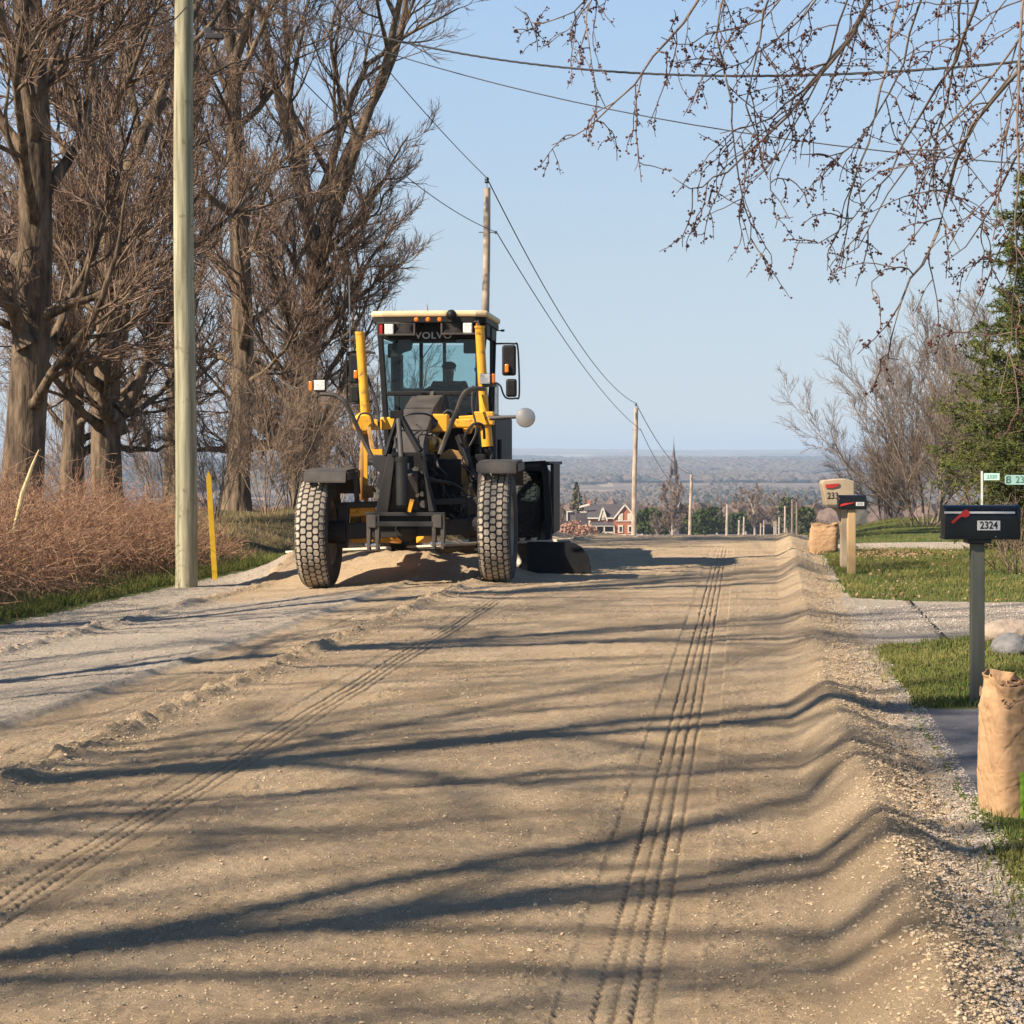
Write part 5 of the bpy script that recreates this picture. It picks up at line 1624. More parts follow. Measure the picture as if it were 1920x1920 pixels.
def hose(pts, r=.018, m=None, nm='hydraulic_hose'):
    pts = [np.array(p) for p in pts]; n = 14; out = []
    a = np.array(pts); t = np.linspace(0, len(pts)-1, n*(len(pts)-1)+1)
    for s in t:      # Catmull-Rom
        i = min(int(s), len(pts)-2); f = s-i
        p0, p1, p2, p3 = a[max(i-1, 0)], a[i], a[i+1], a[min(i+2, len(a)-1)]
        out.append(.5*((2*p1)+(-p0+p2)*f+(2*p0-5*p1+4*p2-p3)*f*f+(-p0+3*p1-3*p2+p3)*f**3))
    b_ = MB(); b_.tube(out, r, 7); return b_.build(nm, m or HOSE, grader, smooth=True)
hose([g1(860, 940, .6), g1(880, 885, .5), g1(930, 875, .4), g1(962, 915, .4), g1(955, 960, .5)], .022)
hose([g1(1150, 960, .6), g1(1140, 880, .5), g1(1190, 810, .5), g1(1250, 815, .6), g1(1262, 900, .7)], .02)
hose([g1(1190, 560, 1.1), g1(1185, 700, 1.0), g1(1210, 850, .9), g1(1160, 960, .9)], .015)
hose([g1(500, 480, 1.3), g1(570, 680, 1.2), g1(590, 880, 1.0), g1(620, 1000, .9)], .018)
hose([g1(440, 800, 1.0), g1(470, 740, 1.0), g1(530, 750, 1.0), g1(550, 830, 1.0)], .014)
hose([g1(780, 1050, -.2), g1(850, 1110, -.3), g1(930, 1160, -.3), g1(1060, 1190, 0), g1(1130, 1240, .3)], .018)
hose([g1(790, 1250, -.3), g1(800, 1210, -.35), g1(850, 1180, -.35), g1(950, 1175, -.2), g1(1040, 1195, .1)], .018)
hose([g1(545, 1180, .1), g1(560, 1240, 0), g1(545, 1200, -.1), g1(570, 1150, 0)], .014)
hose([g1(1060, 1300, .2), g1(1120, 1275, .1), g1(1200, 1290, .1), g1(1215, 1350, .2), g1(1150, 1380, .2), g1(1200, 1430, .2)], .016)
hose([g1(1110, 1390, .2), g1(1150, 1450, .1), g1(1210, 1480, .1), g1(1160, 1500, .2), g1(1130, 1400, .2)], .02)
hose([g1(1120, 1250, .25), g1(1180, 1280, .1), g1(1230, 1300, .15), g1(1190, 1400, .1), g1(1225, 1420, .15)], .014)
hose([g1(720, 760, .2), g1(800, 740, .2), g1(900, 745, .4), g1(960, 790, .6)], .014)
hose([g1(1000, 740, .6), g1(1030, 720, .6), g1(1070, 745, .6), g1(1040, 790, .6)], .02)
hose([g1(1290, 960, 1.0), g1(1310, 1000, 1.0), g1(1300, 1060, 1.0), g1(1330, 1100, 1.0)], .014)
for _i in range(16):
    zx_, zy_ = Rh.uniform(880, 1210), Rh.uniform(1000, 1400); dx_, dy_ = Rh.uniform(-90, 90), Rh.uniform(60, 190)
    hose([g1(zx_, zy_, .15+.4*Rh.random()), g1(zx_+dx_*.2+Rh.uniform(-40, 40), zy_+dy_*.35, .1+.3*Rh.random()), g1(zx_+dx_*.7+Rh.uniform(-50, 50), zy_+dy_*.7, .1+.3*Rh.random()), g1(zx_+dx_, zy_+dy_, .3)], Rh.uniform(.010, .018))
for _i in range(7):
    zx_, zy_ = Rh.uniform(600, 900), Rh.uniform(780, 1000); dx_, dy_ = Rh.uniform(-80, 80), Rh.uniform(80, 200)
    hose([g1(zx_, zy_, .3), g1(zx_+Rh.uniform(-50, 50), zy_+dy_*.4, .05), g1(zx_+dx_*.7, zy_+dy_*.75, .0), g1(zx_+dx_, zy_+dy_, .1)], Rh.uniform(.009, .015))
b = MB(); b.ball(g1(1170, 1440, .35), .17, 10, 8, (1, 1, 1.3)); b.build('leather_hose_wrap', DG, grader, smooth=True)
b = MB(); b.box(g1(500, 1150, .6), (.05, .05, .9)); b.box(g1(560, 985, .5), (.20, .10, .07)); b.build('side_rail', Y_, grader)
b = MB(); b.beam(g1(520, 830, .8), g1(545, 980, .5), .05, .05); b.box(g1(515, 1240, .5), (.13, .12, .16)); b.build('linkage_arm', YD, grader, bevel=.006)

# ---- headlamp booms
def lamp(tubepts, lc, oc, nm, lw, lh, ori):
    o = hose(tubepts, .030, DG, 'lamp_boom')
    b_ = MB(); b_.box(lc+np.array((0, .05, 0)), (lw*1.08, .10, lh*1.08)); h = b_.build('headlamp', BK, grader, bevel=.012)
    b_ = MB(); b_.box(lc-np.array((0, .006, 0)), (lw, .012, lh)); b_.build('lens', LENS, h, bevel=.006)
    b_ = MB(); b_.box(oc, (lw*.33, .06, lh*.95)); b_.build('turn_signal', ORG, h, bevel=.01)
lamp([g1(545, 1030, YF+.1), g1(470, 880, YF+.1), g1(380, 690, YF), g1(320, 630, YF), g1(270, 615, YF), g1(205, 612, YF)], g1(203, 556, YF-.03), g1(147, 562, YF), 'l', .135, .125, 0)
lamp([g1(975, 1000, YF+.1), g1(1020, 880, YF+.1), g1(1085, 720, YF), g1(1125, 620, YF), g1(1175, 582, YF), g1(1270, 578, YF)], g1(1268, 515, YF-.03), g1(1322, 513, YF), 'r', .120, .125, 0)
b = MB(); b.box(g1(1295, 555, YF+.02), (.18, .06, .05)); b.box(g1(206, 600, YF+.02), (.12, .06, .05)); b.build('lamp_brackets', DG, grader, bevel=.005)

# ---- moldboard
ax_, ay_, bx_, by_ = -3.22, 29.05, .82, 27.35
d_ = np.array([bx_-ax_, by_-ay_]); Ln = np.linalg.norm(d_); d_ /= Ln; nf = np.array([d_[1], -d_[0]])   # nf points to the camera side
if nf[1] > 0: nf = -nf
def mold():
    """curved blade: profile from cutting edge to the top edge"""
    prof = [(0.10, .0), (.03, .08), (-.03, .18), (-.055, .28), (-.04, .38), (.02, .46), (.07, .49)]
    vs, fs = [], []
    n = 40; k = len(prof)
    for i in range(n+1):
        s = i/n; zb = (-.10)*(1-s)+.0*s; zt_ = (.30/.49)*(1-s)+.90*s
        for (o, z) in prof:
            x_ = ax_+d_[0]*Ln*s+nf[0]*o; y_ = ay_+d_[1]*Ln*s+nf[1]*o
            # world -> local
            dx, dy = x_-GX, y_-GY
            vs.append((dx*ct-dy*st_, dx*st_+dy*ct, zb+z*zt_))
    for i in range(n):
        for j in range(k-1): fs.append((i*k+j, (i+1)*k+j, (i+1)*k+j+1, i*k+j+1))
    m_ = MB(); m_.add(vs, fs); o = m_.build('moldboard', mat('scoured_blade_steel', (.20, .17, .14), (.09, .075, .06), rough=.5, metal=.4, scale=4, spots=(5, (.34, .27, .19), .55)), grader, smooth=True)
    o.modifiers.new('solid', 'SOLIDIFY').thickness = .035
    return o
mold()
def wl(x_, y_, z_):
    dx, dy = x_-GX, y_-GY; return (dx*ct-dy*st_, dx*st_+dy*ct, z_)
b = MB(); b.beam(wl(ax_+nf[0]*.07, ay_+nf[1]*.07, .205), wl(bx_+nf[0]*.07, by_+nf[1]*.07, .448), .05, .03); b.build('blade_top_edge', mat('painted_lit_edge', (.75, .64, .50), (.60, .50, .38), rough=.5, scale=4), grader, bevel=.004)  # top edge coloured pale to show the light it catches
# rounded black end plate at the right
b = MB()
e0 = np.array(wl(bx_, by_, 0)); pl = [(-.20, 0), (.24, 0), (.24, .10), (.20, .25), (.12, .36), (0., .42), (-.25, .43), (-.62, .43), (-.62, 0)]
b.prism([(e0[0]+x_+.02, e0[1]-.22, z_) for x_, z_ in pl], (0, .05, 0)); b.build('blade_end', BK, grader, bevel=.006)
b = MB()
for zx in (1505, 1580): b.prism([g1(zx-22, 1540, 1.9), g1(zx+22, 1536, 1.9), g1(zx+5, 1575, 1.9), g1(zx-8, 1572, 1.9)], (0, .05, 0))
b.build('bright_brackets', CHR, grader)

# ---- rear right: fender housing over the tandem
b = MB()
pts = [g1(1468, 1050, 4.3), g1(1655, 1040, 4.3), g1(1675, 1110, 4.3), g1(1700, 1440, 4.3), g1(1685, 1560, 4.3), g1(1650, 1560, 4.3), g1(1640, 1200, 4.3), g1(1630, 1110, 4.3), g1(1480, 1110, 4.3)]
b.prism(pts, (0, .10, 0)); a0 = g1(1490, 1048, 4.3); a1 = g1(1650, 1042, 4.3)
b.box(((a0[0]+a1[0])/2, 5.9, a0[2]-.03), (abs(a1[0]-a0[0])+.14, 3.2, .05)); b.box((a1[0]+.10, 5.2, .95), (.05, 1.5, 1.05))
b.box((-1.0, 5.9, a0[2]-.03), (.5, 3.2, .05))
b.build('rear_fender', BK, grader, bevel=.01)
b = MB(); b.prism([g1(1485, 1068, 4.28), g1(1625, 1058, 4.28), g1(1612, 1082, 4.28), g1(1490, 1090, 4.28)], (0, .01, 0)); b.build('fender_panel', DK, grader)
b = MB(); b.box((.05, 6.3, 1.55), (1.15, 3.0, 1.35)); b.box((.05, 4.9, 1.0), (.9, 1.2, .7)); b.build('engine_housing', BK, grader, bevel=.05)
b = MB(); b.cyl((.45, 6.6, 2.2), (.45, 6.6, 2.75), .06); b.build('exhaust', CHR, grader, smooth=True)
b = MB(); b.beam((.95, 5.3, .7), (.95, 6.85, .7), .3, .35); b.beam((-.85, 5.3, .7), (-.85, 6.85, .7), .3, .35); b.build('tandem_case', DK, grader, bevel=.03)
b = MB(); b.box((.05, 3.3, 1.0), (.6, 3.2, .5)); b.box((.05, 3.0, 1.75), (1.0, 1.2, .9)); b.box((.62, 2.6, 1.35), (.30, .5, .9)); b.build('rear_frame', BK, grader, bevel=.02)

# ---- cab
YB, CL, CR = 1.9, g1(568, 300, 1.9)[0], g1(1275, 300, 1.9)[0]
YBk = 3.45
ztop, zwt, zwb, zbot = g1(700, 135, YB)[2], g1(700, 262, YB)[2], g1(700, 600, YB)[2], g1(700, 775, YB)[2]
cab = MB()
pw = .075
for X in (CL+pw/2, CR-pw/2):
    for Y in (YB+pw/2, YBk-pw/2):
        s = 1 if X < 0 else -1
        inset = .11*s if Y < 2.5 else .05*s
        cab.beam((X+inset, Y, zbot-.35), (X, Y, ztop), pw, pw, up=(0, 1, 0))
cab.box(((CL+CR)/2, YB+.06, ztop-.14), (CR-CL-.02, .10, .24))
cab.box(((CL+CR)/2, YBk-.05, ztop-.12), (CR-CL-.02, .08, .24))
for X in (CL+.03, CR-.03): cab.box((X, (YB+YBk)/2, ztop-.12), (.06, YBk-YB-.16, .22)); cab.box((X+(.10 if X < 0 else -.10), (YB+YBk)/2, zbot-.28), (.06, YBk-YB-.16, .60))
cab.box(((CL+CR)/2, YB+.03, zwb-.02), (CR-CL-.28, .06, .06)); cab.box(((CL+CR)/2, YBk-.03, zwb-.25), (CR-CL-.2, .06, .7))
cab.box(((CL+CR)/2, (YB+YBk)/2, zbot-.55), (CR-CL-.24, YBk-YB-.1, .10))
cab.box(((CL+CR)/2, YB+.10, zbot-.25), (CR-CL-.45, .06, .5))
cabo = cab.build('cab', BK, grader, bevel=.012)
# window struts seen through the glass
b = MB(); cx = (CL+CR)/2
b.box((cx, YBk-.02, (zwt+zwb)/2+.1), (.045, .04, zwt-zwb)); b.box((CL+.42, YBk-.02, (zwt+zwb)/2), (.05, .04, .9)); b.box((CR-.28, YBk-.03, zwt-.35), (.05, .04, .9)); b.box((CR-.17, YBk-.03, zwt-.35), (.30, .04, .05))
b.build('rear_window_frame', BK, cabo)
b = MB(); p0 = g1(700, 300, YB+.02)
b.prism([g1(640, 290, YB+.45), g1(800, 275, YB+.45), g1(790, 330, YB+.45), g1(740, 345, YB+.45), g1(700, 375, YB+.45), g1(640, 380, YB+.45)], (0, .1, 0)); b.box(g1(700, 480, YB+.9), (.14, .3, .55)); b.box(g1(1190, 310, YB+.5), (.26, .12, .18))
b.build('cab_interior_panels', DK, cabo, bevel=.015)
# tinted panes
G1m = glass_mat('tinted_glass', (.60, .76, .77))
b = MB(); b.add([(CL+.15, YB+.035, zbot-.02), (CR-.15, YB+.035, zbot-.02), (CR-.06, YB+.035, zwt), (CL+.06, YB+.035, zwt)], [(0, 1, 2, 3)]); b.build('windscreen', G1m, cabo)
b = MB(); b.add([(CL+.08, YBk-.07, zwb+.1), (CR-.08, YBk-.07, zwb+.1), (CR-.06, YBk-.07, zwt), (CL+.06, YBk-.07, zwt)], [(0, 1, 2, 3)]); b.build('rear_window', G1m, cabo)
G2m = glass_mat('side_glass', (.72, .82, .84))
for X, s in ((CL+.035, 1), (CR-.035, -1)):
    b = MB(); b.add([(X+s*.06, YB+.1, zbot-.02), (X+s*.06, YBk-.1, zbot-.02), (X, YBk-.1, zwt+.02), (X, YB+.1, zwt+.02)], [(0, 1, 2, 3)]); b.build('side_window', G2m, cabo)
b = MB(); b.cyl((cx-.02, YB+.02, zwb+.05), (cx-.02, YB-.01, zwb+.05), .02); b.beam((cx-.15, YB-.0, zwb+.08), (cx-.15, YB-.0, zwt-.05), .018, .012); b.beam((cx-.15, YB, zwt-.3), (cx+.05, YB, zwt-.02), .014, .010); b.build('wiper', BK, cabo)
# roof
b = MB()
rf = [(CL-.05, YB-.17), (CL+.12, YB-.24), (cx-.25, YB-.26), (cx+.30, YB-.26), (CR-.12, YB-.25), (CR+.04, YB-.18), (CR+.06, YBk-.1), (CR-.05, YBk+.10), (CL+.05, YBk+.10), (CL-.07, YBk-.1)]
b.prism([(x_, y_, ztop+.02) for x_, y_ in rf], (0, 0, .085)); ro = b.build('roof', YR, cabo, bevel=.03)
b = MB(); b.prism([(x_*.97, y_+.02, ztop-.06) for x_, y_ in rf], (0, 0, .08)); b.build('roof_underside', BK, cabo, bevel=.01)
for zx in (825, 900, 975):
    b = MB(); b.lathe(g1(zx, 134, YB-.30), (0, -1, 0), [(0, -.02), (.030, -.02), (.032, 0), (.02, .015), (0, .018)], 12); b.build('marker_lamp', ORG, cabo, smooth=True)
b = MB(); b.ball(g1(1050, 105, YB-.25), .075); b.cyl(g1(1050, 130, YB-.25), g1(1050, 150, YB-.25), .04); b.build('camera_dome', BK, cabo, smooth=True)
b = MB(); b.cyl(g1(905, 125, YB-.2), g1(893, 30, YB-.2), .013, .003); b.build('antenna', REDL, cabo)
# lamp boxes with mesh grilles
for (x0, x1, y0, y1, lx, rx) in ((575, 820, 152, 238, 650, 596), (985, 1230, 143, 232, 1155, 1222)):
    a = g1(x0, y1, YB-.16); c = g1(x1, y0, YB-.16); W = c[0]-a[0]; H = c[2]-a[2]; ctr = (a+c)/2
    b = MB(); t = .022
    b.box(ctr+np.array((0, 0, H/2-t/2)), (W, .14, t)); b.box(ctr-np.array((0, 0, H/2-t/2)), (W, .14, t))
    b.box(ctr+np.array((W/2-t/2, 0, 0)), (t, .14, H-2*t-.002)); b.box(ctr-np.array((W/2-t/2, 0, 0)), (t, .14, H-2*t-.002)); b.box(ctr+np.array((0, .06, 0)), (W-2*t, .02, H-2*t))
    bo = b.build('lamp_box', DG, cabo)
    b = MB(); n = 9; gx0, gx1 = (lx+35, x1-10) if lx < 800 else (x0+10, lx-32)
    A = g1(gx0, y1-10, YB-.225); C = g1(gx1, y0+10, YB-.225)
    for i in range(n+4):
        xx = A[0]+(C[0]-A[0])*(i-1.5)/n
        for s in (-1, 1):
            p = np.array((xx, A[1], A[2])); q = np.array((xx+s*(C[2]-A[2])*.8, A[1], C[2]))
            if A[0] <= min(p[0], q[0]) and max(p[0], q[0]) <= C[0]: b.beam(p, q, .010, .008)
    b.build('grille', DG, bo)
    b = MB(); c = g1(lx, (y0+y1)/2+2, YB-.22); b.box(c, (.125, .03, .145)); b.build('work_lamp', LENS, bo, bevel=.02)
    b = MB(); c = g1(rx, (y0+y1)/2+2, YB-.20); b.box(c, (.055, .04, .14)); b.build('red_marker', REDL if lx < 800 else ORG, bo, bevel=.008)
b = MB()
for i in range(4):
    zx = 830+i*42; b.beam(g1(zx, 150, YB-.05), g1(zx+12, 172, YB-.05), .02, .012)
b.build('roof_vents', DG, cabo)
brand = text_mesh('cab_lettering', 'VOLVO', .125, mat('dull_silver_lettering', (.55, .55, .53), rough=.4), cabo, g1(935, 238, YB-.055), (math.radians(90), 0, 0), .003, sx=1.12, bold=.002, space=1.12)
b = MB(); b.box(g1(930, 225, YB-.02), (.62, .05, .20)); b.build('name_board', BK, cabo)
# door frame on the right side
b = MB(); b.box((CR+.004, YB+.62, 2.6), (.03, .05, 1.6)); b.cyl((CR+.03, YB+.5, 1.5), (CR+.03, YB+.5, 2.3), .02); b.cyl(g1(1360, 905, 2.2), g1(1360, 1040, 2.2), .03); b.build('door_frame', BK, cabo)
b = MB(); b.box(g1(1380, 205, 2.2), (.05, .03, .03)); b.beam(g1(1340, 205, 2.2), g1(1385, 205, 2.2), .014, .014); b.build('door_latch', BK, cabo)

# mirrors
YM = YB-.1
def mirror_set(tub, m1, m2, am):
    fr = hose(tub, .013, BK, 'mirror_frame')
    for (x0, y0, x1, y1) in (m1, m2):
        a = g1(x0, y1, YM); c = g1(x1, y0, YM); b_ = MB(); b_.box((a+c)/2+np.array((0, .03, 0)), (c[0]-a[0], .07, c[2]-a[2])); mo = b_.build('mirror', BK, fr, bevel=.03)
        b_ = MB(); b_.box((a+c)/2+np.array((0, .068, 0)), ((c[0]-a[0])*.86, .004, (c[2]-a[2])*.9)); b_.build('mirror_back', DK, fr)
    b_ = MB(); b_.box(g1(am[0], am[1], YM-.03), (.055, .04, .115)); b_.build('side_marker', ORG, fr, bevel=.015)
mirror_set([g1(1310, 300, 2.0), g1(1340, 290, 2.0), g1(1450, 290, YM), g1(1475, 305, YM), g1(1485, 470, YM), g1(1485, 625, YM), g1(1465, 640, YM), g1(1410, 640, YM), g1(1385, 615, YM), g1(1365, 560, YM), g1(1335, 540, 2.0)],
           (1375, 297, 1465, 495), (1400, 515, 1470, 632), (1407, 448))
mirror_set([g1(560, 350, 2.0), g1(470, 340, 2.0), g1(395, 345, YM), g1(378, 360, YM), g1(378, 500, YM), g1(382, 640, YM), g1(400, 665, YM), g1(450, 672, YM), g1(540, 660, 2.0)],
           (390, 350, 462, 545), (395, 555, 462, 672), (436, 487))
# round convex mirror on its arm
b = MB(); b.cyl(g1(1300, 768, .9), g1(1540, 756, .7), .032, .018); am = b.build('mirror_arm', DG, grader, smooth=True)
b = MB(); c = g1(1527, 765, .72); b.lathe(c, (0, -1, 0), [(0, -.02), (.120, -.02), (.128, 0), (.120, .02), (.08, .032), (.04, .040), (0, .042)], 36); b.build('round_mirror', mat('dusty_convex_mirror', (.40, .39, .38), (.30, .29, .28), rough=.35, metal=.5, scale=2), am, smooth=True)
# whip antenna
b = MB(); b.cyl(g1(400, 330, 2.0), g1(391, -150, 2.0), .010, .006); b.build('whip_antenna', M_WHITE, grader)
b = MB(); b.cyl(g1(400, 350, 2.0), g1(400, 318, 2.0), .035); b.build('antenna_base', M_WHITE, grader)

# ---- seat and operator
b = MB(); b.box((cx+.12, 2.95, 1.95), (.50, .48, .14)); b.box((cx+.12, 3.18, 2.26), (.46, .12, .56)); b.build('seat', BK, cabo, bevel=.04)
b = MB(); b.lathe((cx+.10, 2.42, 2.42), (0, -.5, .85), [(.17, -.012), (.19, -.012), (.19, .012), (.17, .012)], 24, closed=True); b.cyl((cx+.10, 2.42, 2.42), (cx+.10, 2.25, 1.9), .03); b.build('steering_wheel', BK, cabo)


def skin_figure(name, joints, edges, root, m, parent, lvl=2):
    me = bpy.data.meshes.new(name)
    me.from_pydata([j[0] for j in joints], edges, [])
    o = link_mesh(name, me, m, parent)
    sk = o.modifiers.new('skin', 'SKIN'); sk.use_smooth_shade = True
    lay = me.skin_vertices[0].data
    for i, j in enumerate(joints):
        lay[i].radius = (j[1], j[2] if len(j) > 2 else j[1]); lay[i].use_root = (i == root)
    s = o.modifiers.new('sub', 'SUBSURF'); s.levels = lvl; s.render_levels = lvl
    return o


ox, oy = cx+.13, 2.92
pw_ = (GX+ox*ct+oy*st_, GY-ox*st_+oy*ct, 2.03)
person = empty('person', pw_, 'operator in dark cap and brown jacket seated in the grader cab', 'person', rz=-TH)
SK = mat('weathered_skin', (.30, .19, .14), rough=.6)
J = [((0, .02, .05), .15, .13), ((0, .04, .25), .15, .12), ((0, .02, .45), .19, .12), ((0, .0, .56), .10, .08), ((0, -.02, .62), .055), ((0, -.03, .70), .075, .085), ((0, -.035, .78), .082, .10), ((0, -.03, .85), .06, .08),
     ((-.19, 0, .555), .065), ((-.27, -.10, .28), .05), ((-.16, -.36, .30), .037), ((-.10, -.46, .34), .032, .02),
     ((.19, 0, .555), .065), ((.27, -.10, .28), .05), ((.16, -.36, .30), .037), ((.10, -.46, .34), .032, .02),
     ((-.10, -.02, .02), .09), ((-.13, -.42, .04), .07), ((-.13, -.50, -.36), .05), ((-.13, -.62, -.40), .04),
     ((.10, -.02, .02), .09), ((.13, -.42, .04), .07), ((.13, -.50, -.36), .05), ((.13, -.62, -.40), .04)]
E = [(0, 1), (1, 2), (2, 3), (3, 4), (4, 5), (5, 6), (6, 7), (2, 8), (8, 9), (9, 10), (10, 11), (2, 12), (12, 13), (13, 14), (14, 15), (0, 16), (16, 17), (17, 18), (18, 19), (0, 20), (20, 21), (21, 22), (22, 23)]
skin_figure('body', J, E, 0, SK, person)
Jj = [(a, r*1.15, (r2[0] if r2 else r)*1.15) for (a, r, *r2) in [(x[0], x[1], *x[2:]) for x in J[:4]]]
jk = [((0, .02, .05), .17, .15), ((0, .04, .25), .175, .15), ((0, .02, .50), .20, .14), ((0, 0, .60), .13, .10), ((-.20, 0, .555), .085), ((-.28, -.10, .28), .066), ((-.17, -.33, .295), .052), ((.20, 0, .555), .085), ((.28, -.10, .28), .066), ((.17, -.33, .295), .052)]
skin_figure('jacket', jk, [(0, 1), (1, 2), (2, 3), (2, 4), (4, 5), (5, 6), (2, 7), (7, 8), (8, 9)], 0, mat('brown_jacket', (.17, .075, .05), (.12, .06, .04), rough=.9), person)
b = MB(); b.ball((0, -.03, .83), .105, 16, 8, (1, 1.1, .62)); b.prism([(-.08, -.12, .83), (.08, -.12, .83), (.065, -.20, .815), (0, -.225, .81), (-.065, -.20, .815)], (0, 0, .012)); b.build('cap', mat('dark_cap', (.02, .02, .025), rough=.8), person, smooth=True)
b = MB(); b.cyl((0, -.115, .775), (0, -.145, .745), .012, .018, 8); b.build('nose', SK, person, smooth=True)
b = MB()
for s in (-1, 1):
    b.ball((s*.032, -.122, .79), .012)
    b.ball((s*.088, -.03, .775), .02, 8, 5, (.4, .7, 1.2))
b.build('sunglasses', BK, person, smooth=True)
b = MB(); b.ball((0, -.10, .70), .05, 12, 8, (1.1, .7, 1.1)); b.build('beard', mat('grey_beard', (.16, .14, .13), rough=.95), person, smooth=True)
for s in (-1, 1):     # hands closed round the wheel rim
    hb = []
    J2 = [((s*.105, -.44, .335), .03, .02), ((s*.10, -.475, .35), .032, .014)]
    e2 = [(0, 1)]
    for f in range(4):
        o0 = len(J2); yy = -.485; zz = .375-.022*f
        J2 += [((s*.095, yy-.012, zz), .010), ((s*.075, yy-.035, zz-.004), .009), ((s*.055, yy-.022, zz-.008), .008)]
        e2 += [(1, o0), (o0, o0+1), (o0+1, o0+2)]
    o0 = len(J2); J2 += [((s*.075, -.455, .37), .011), ((s*.055, -.47, .385), .009)]; e2 += [(0, o0), (o0, o0+1)]
    skin_figure('hand', J2, e2, 0, SK, person, 1)

# ================================================================ FAR COUNTRY
M_BRICK = mat('red_brick', (.42, .155, .085), (.34, .12, .07), rough=.9, scale=1.5)
M_TRIM = mat('cream_trim', (.72, .66, .54), (.62, .56, .46), rough=.7)
M_SLATE = mat('dark_shingles', (.075, .065, .070), (.05, .045, .05), rough=.85, scale=1.2)
M_PANE = mat('dark_window_pane', (.03, .035, .04), rough=.15)
M_LACE = mat('pale_curtained_pane', (.70, .64, .48), rough=.5)
M_STONE = mat('grey_stone', (.15, .125, .125), (.10, .085, .09), rough=.9, scale=.5)


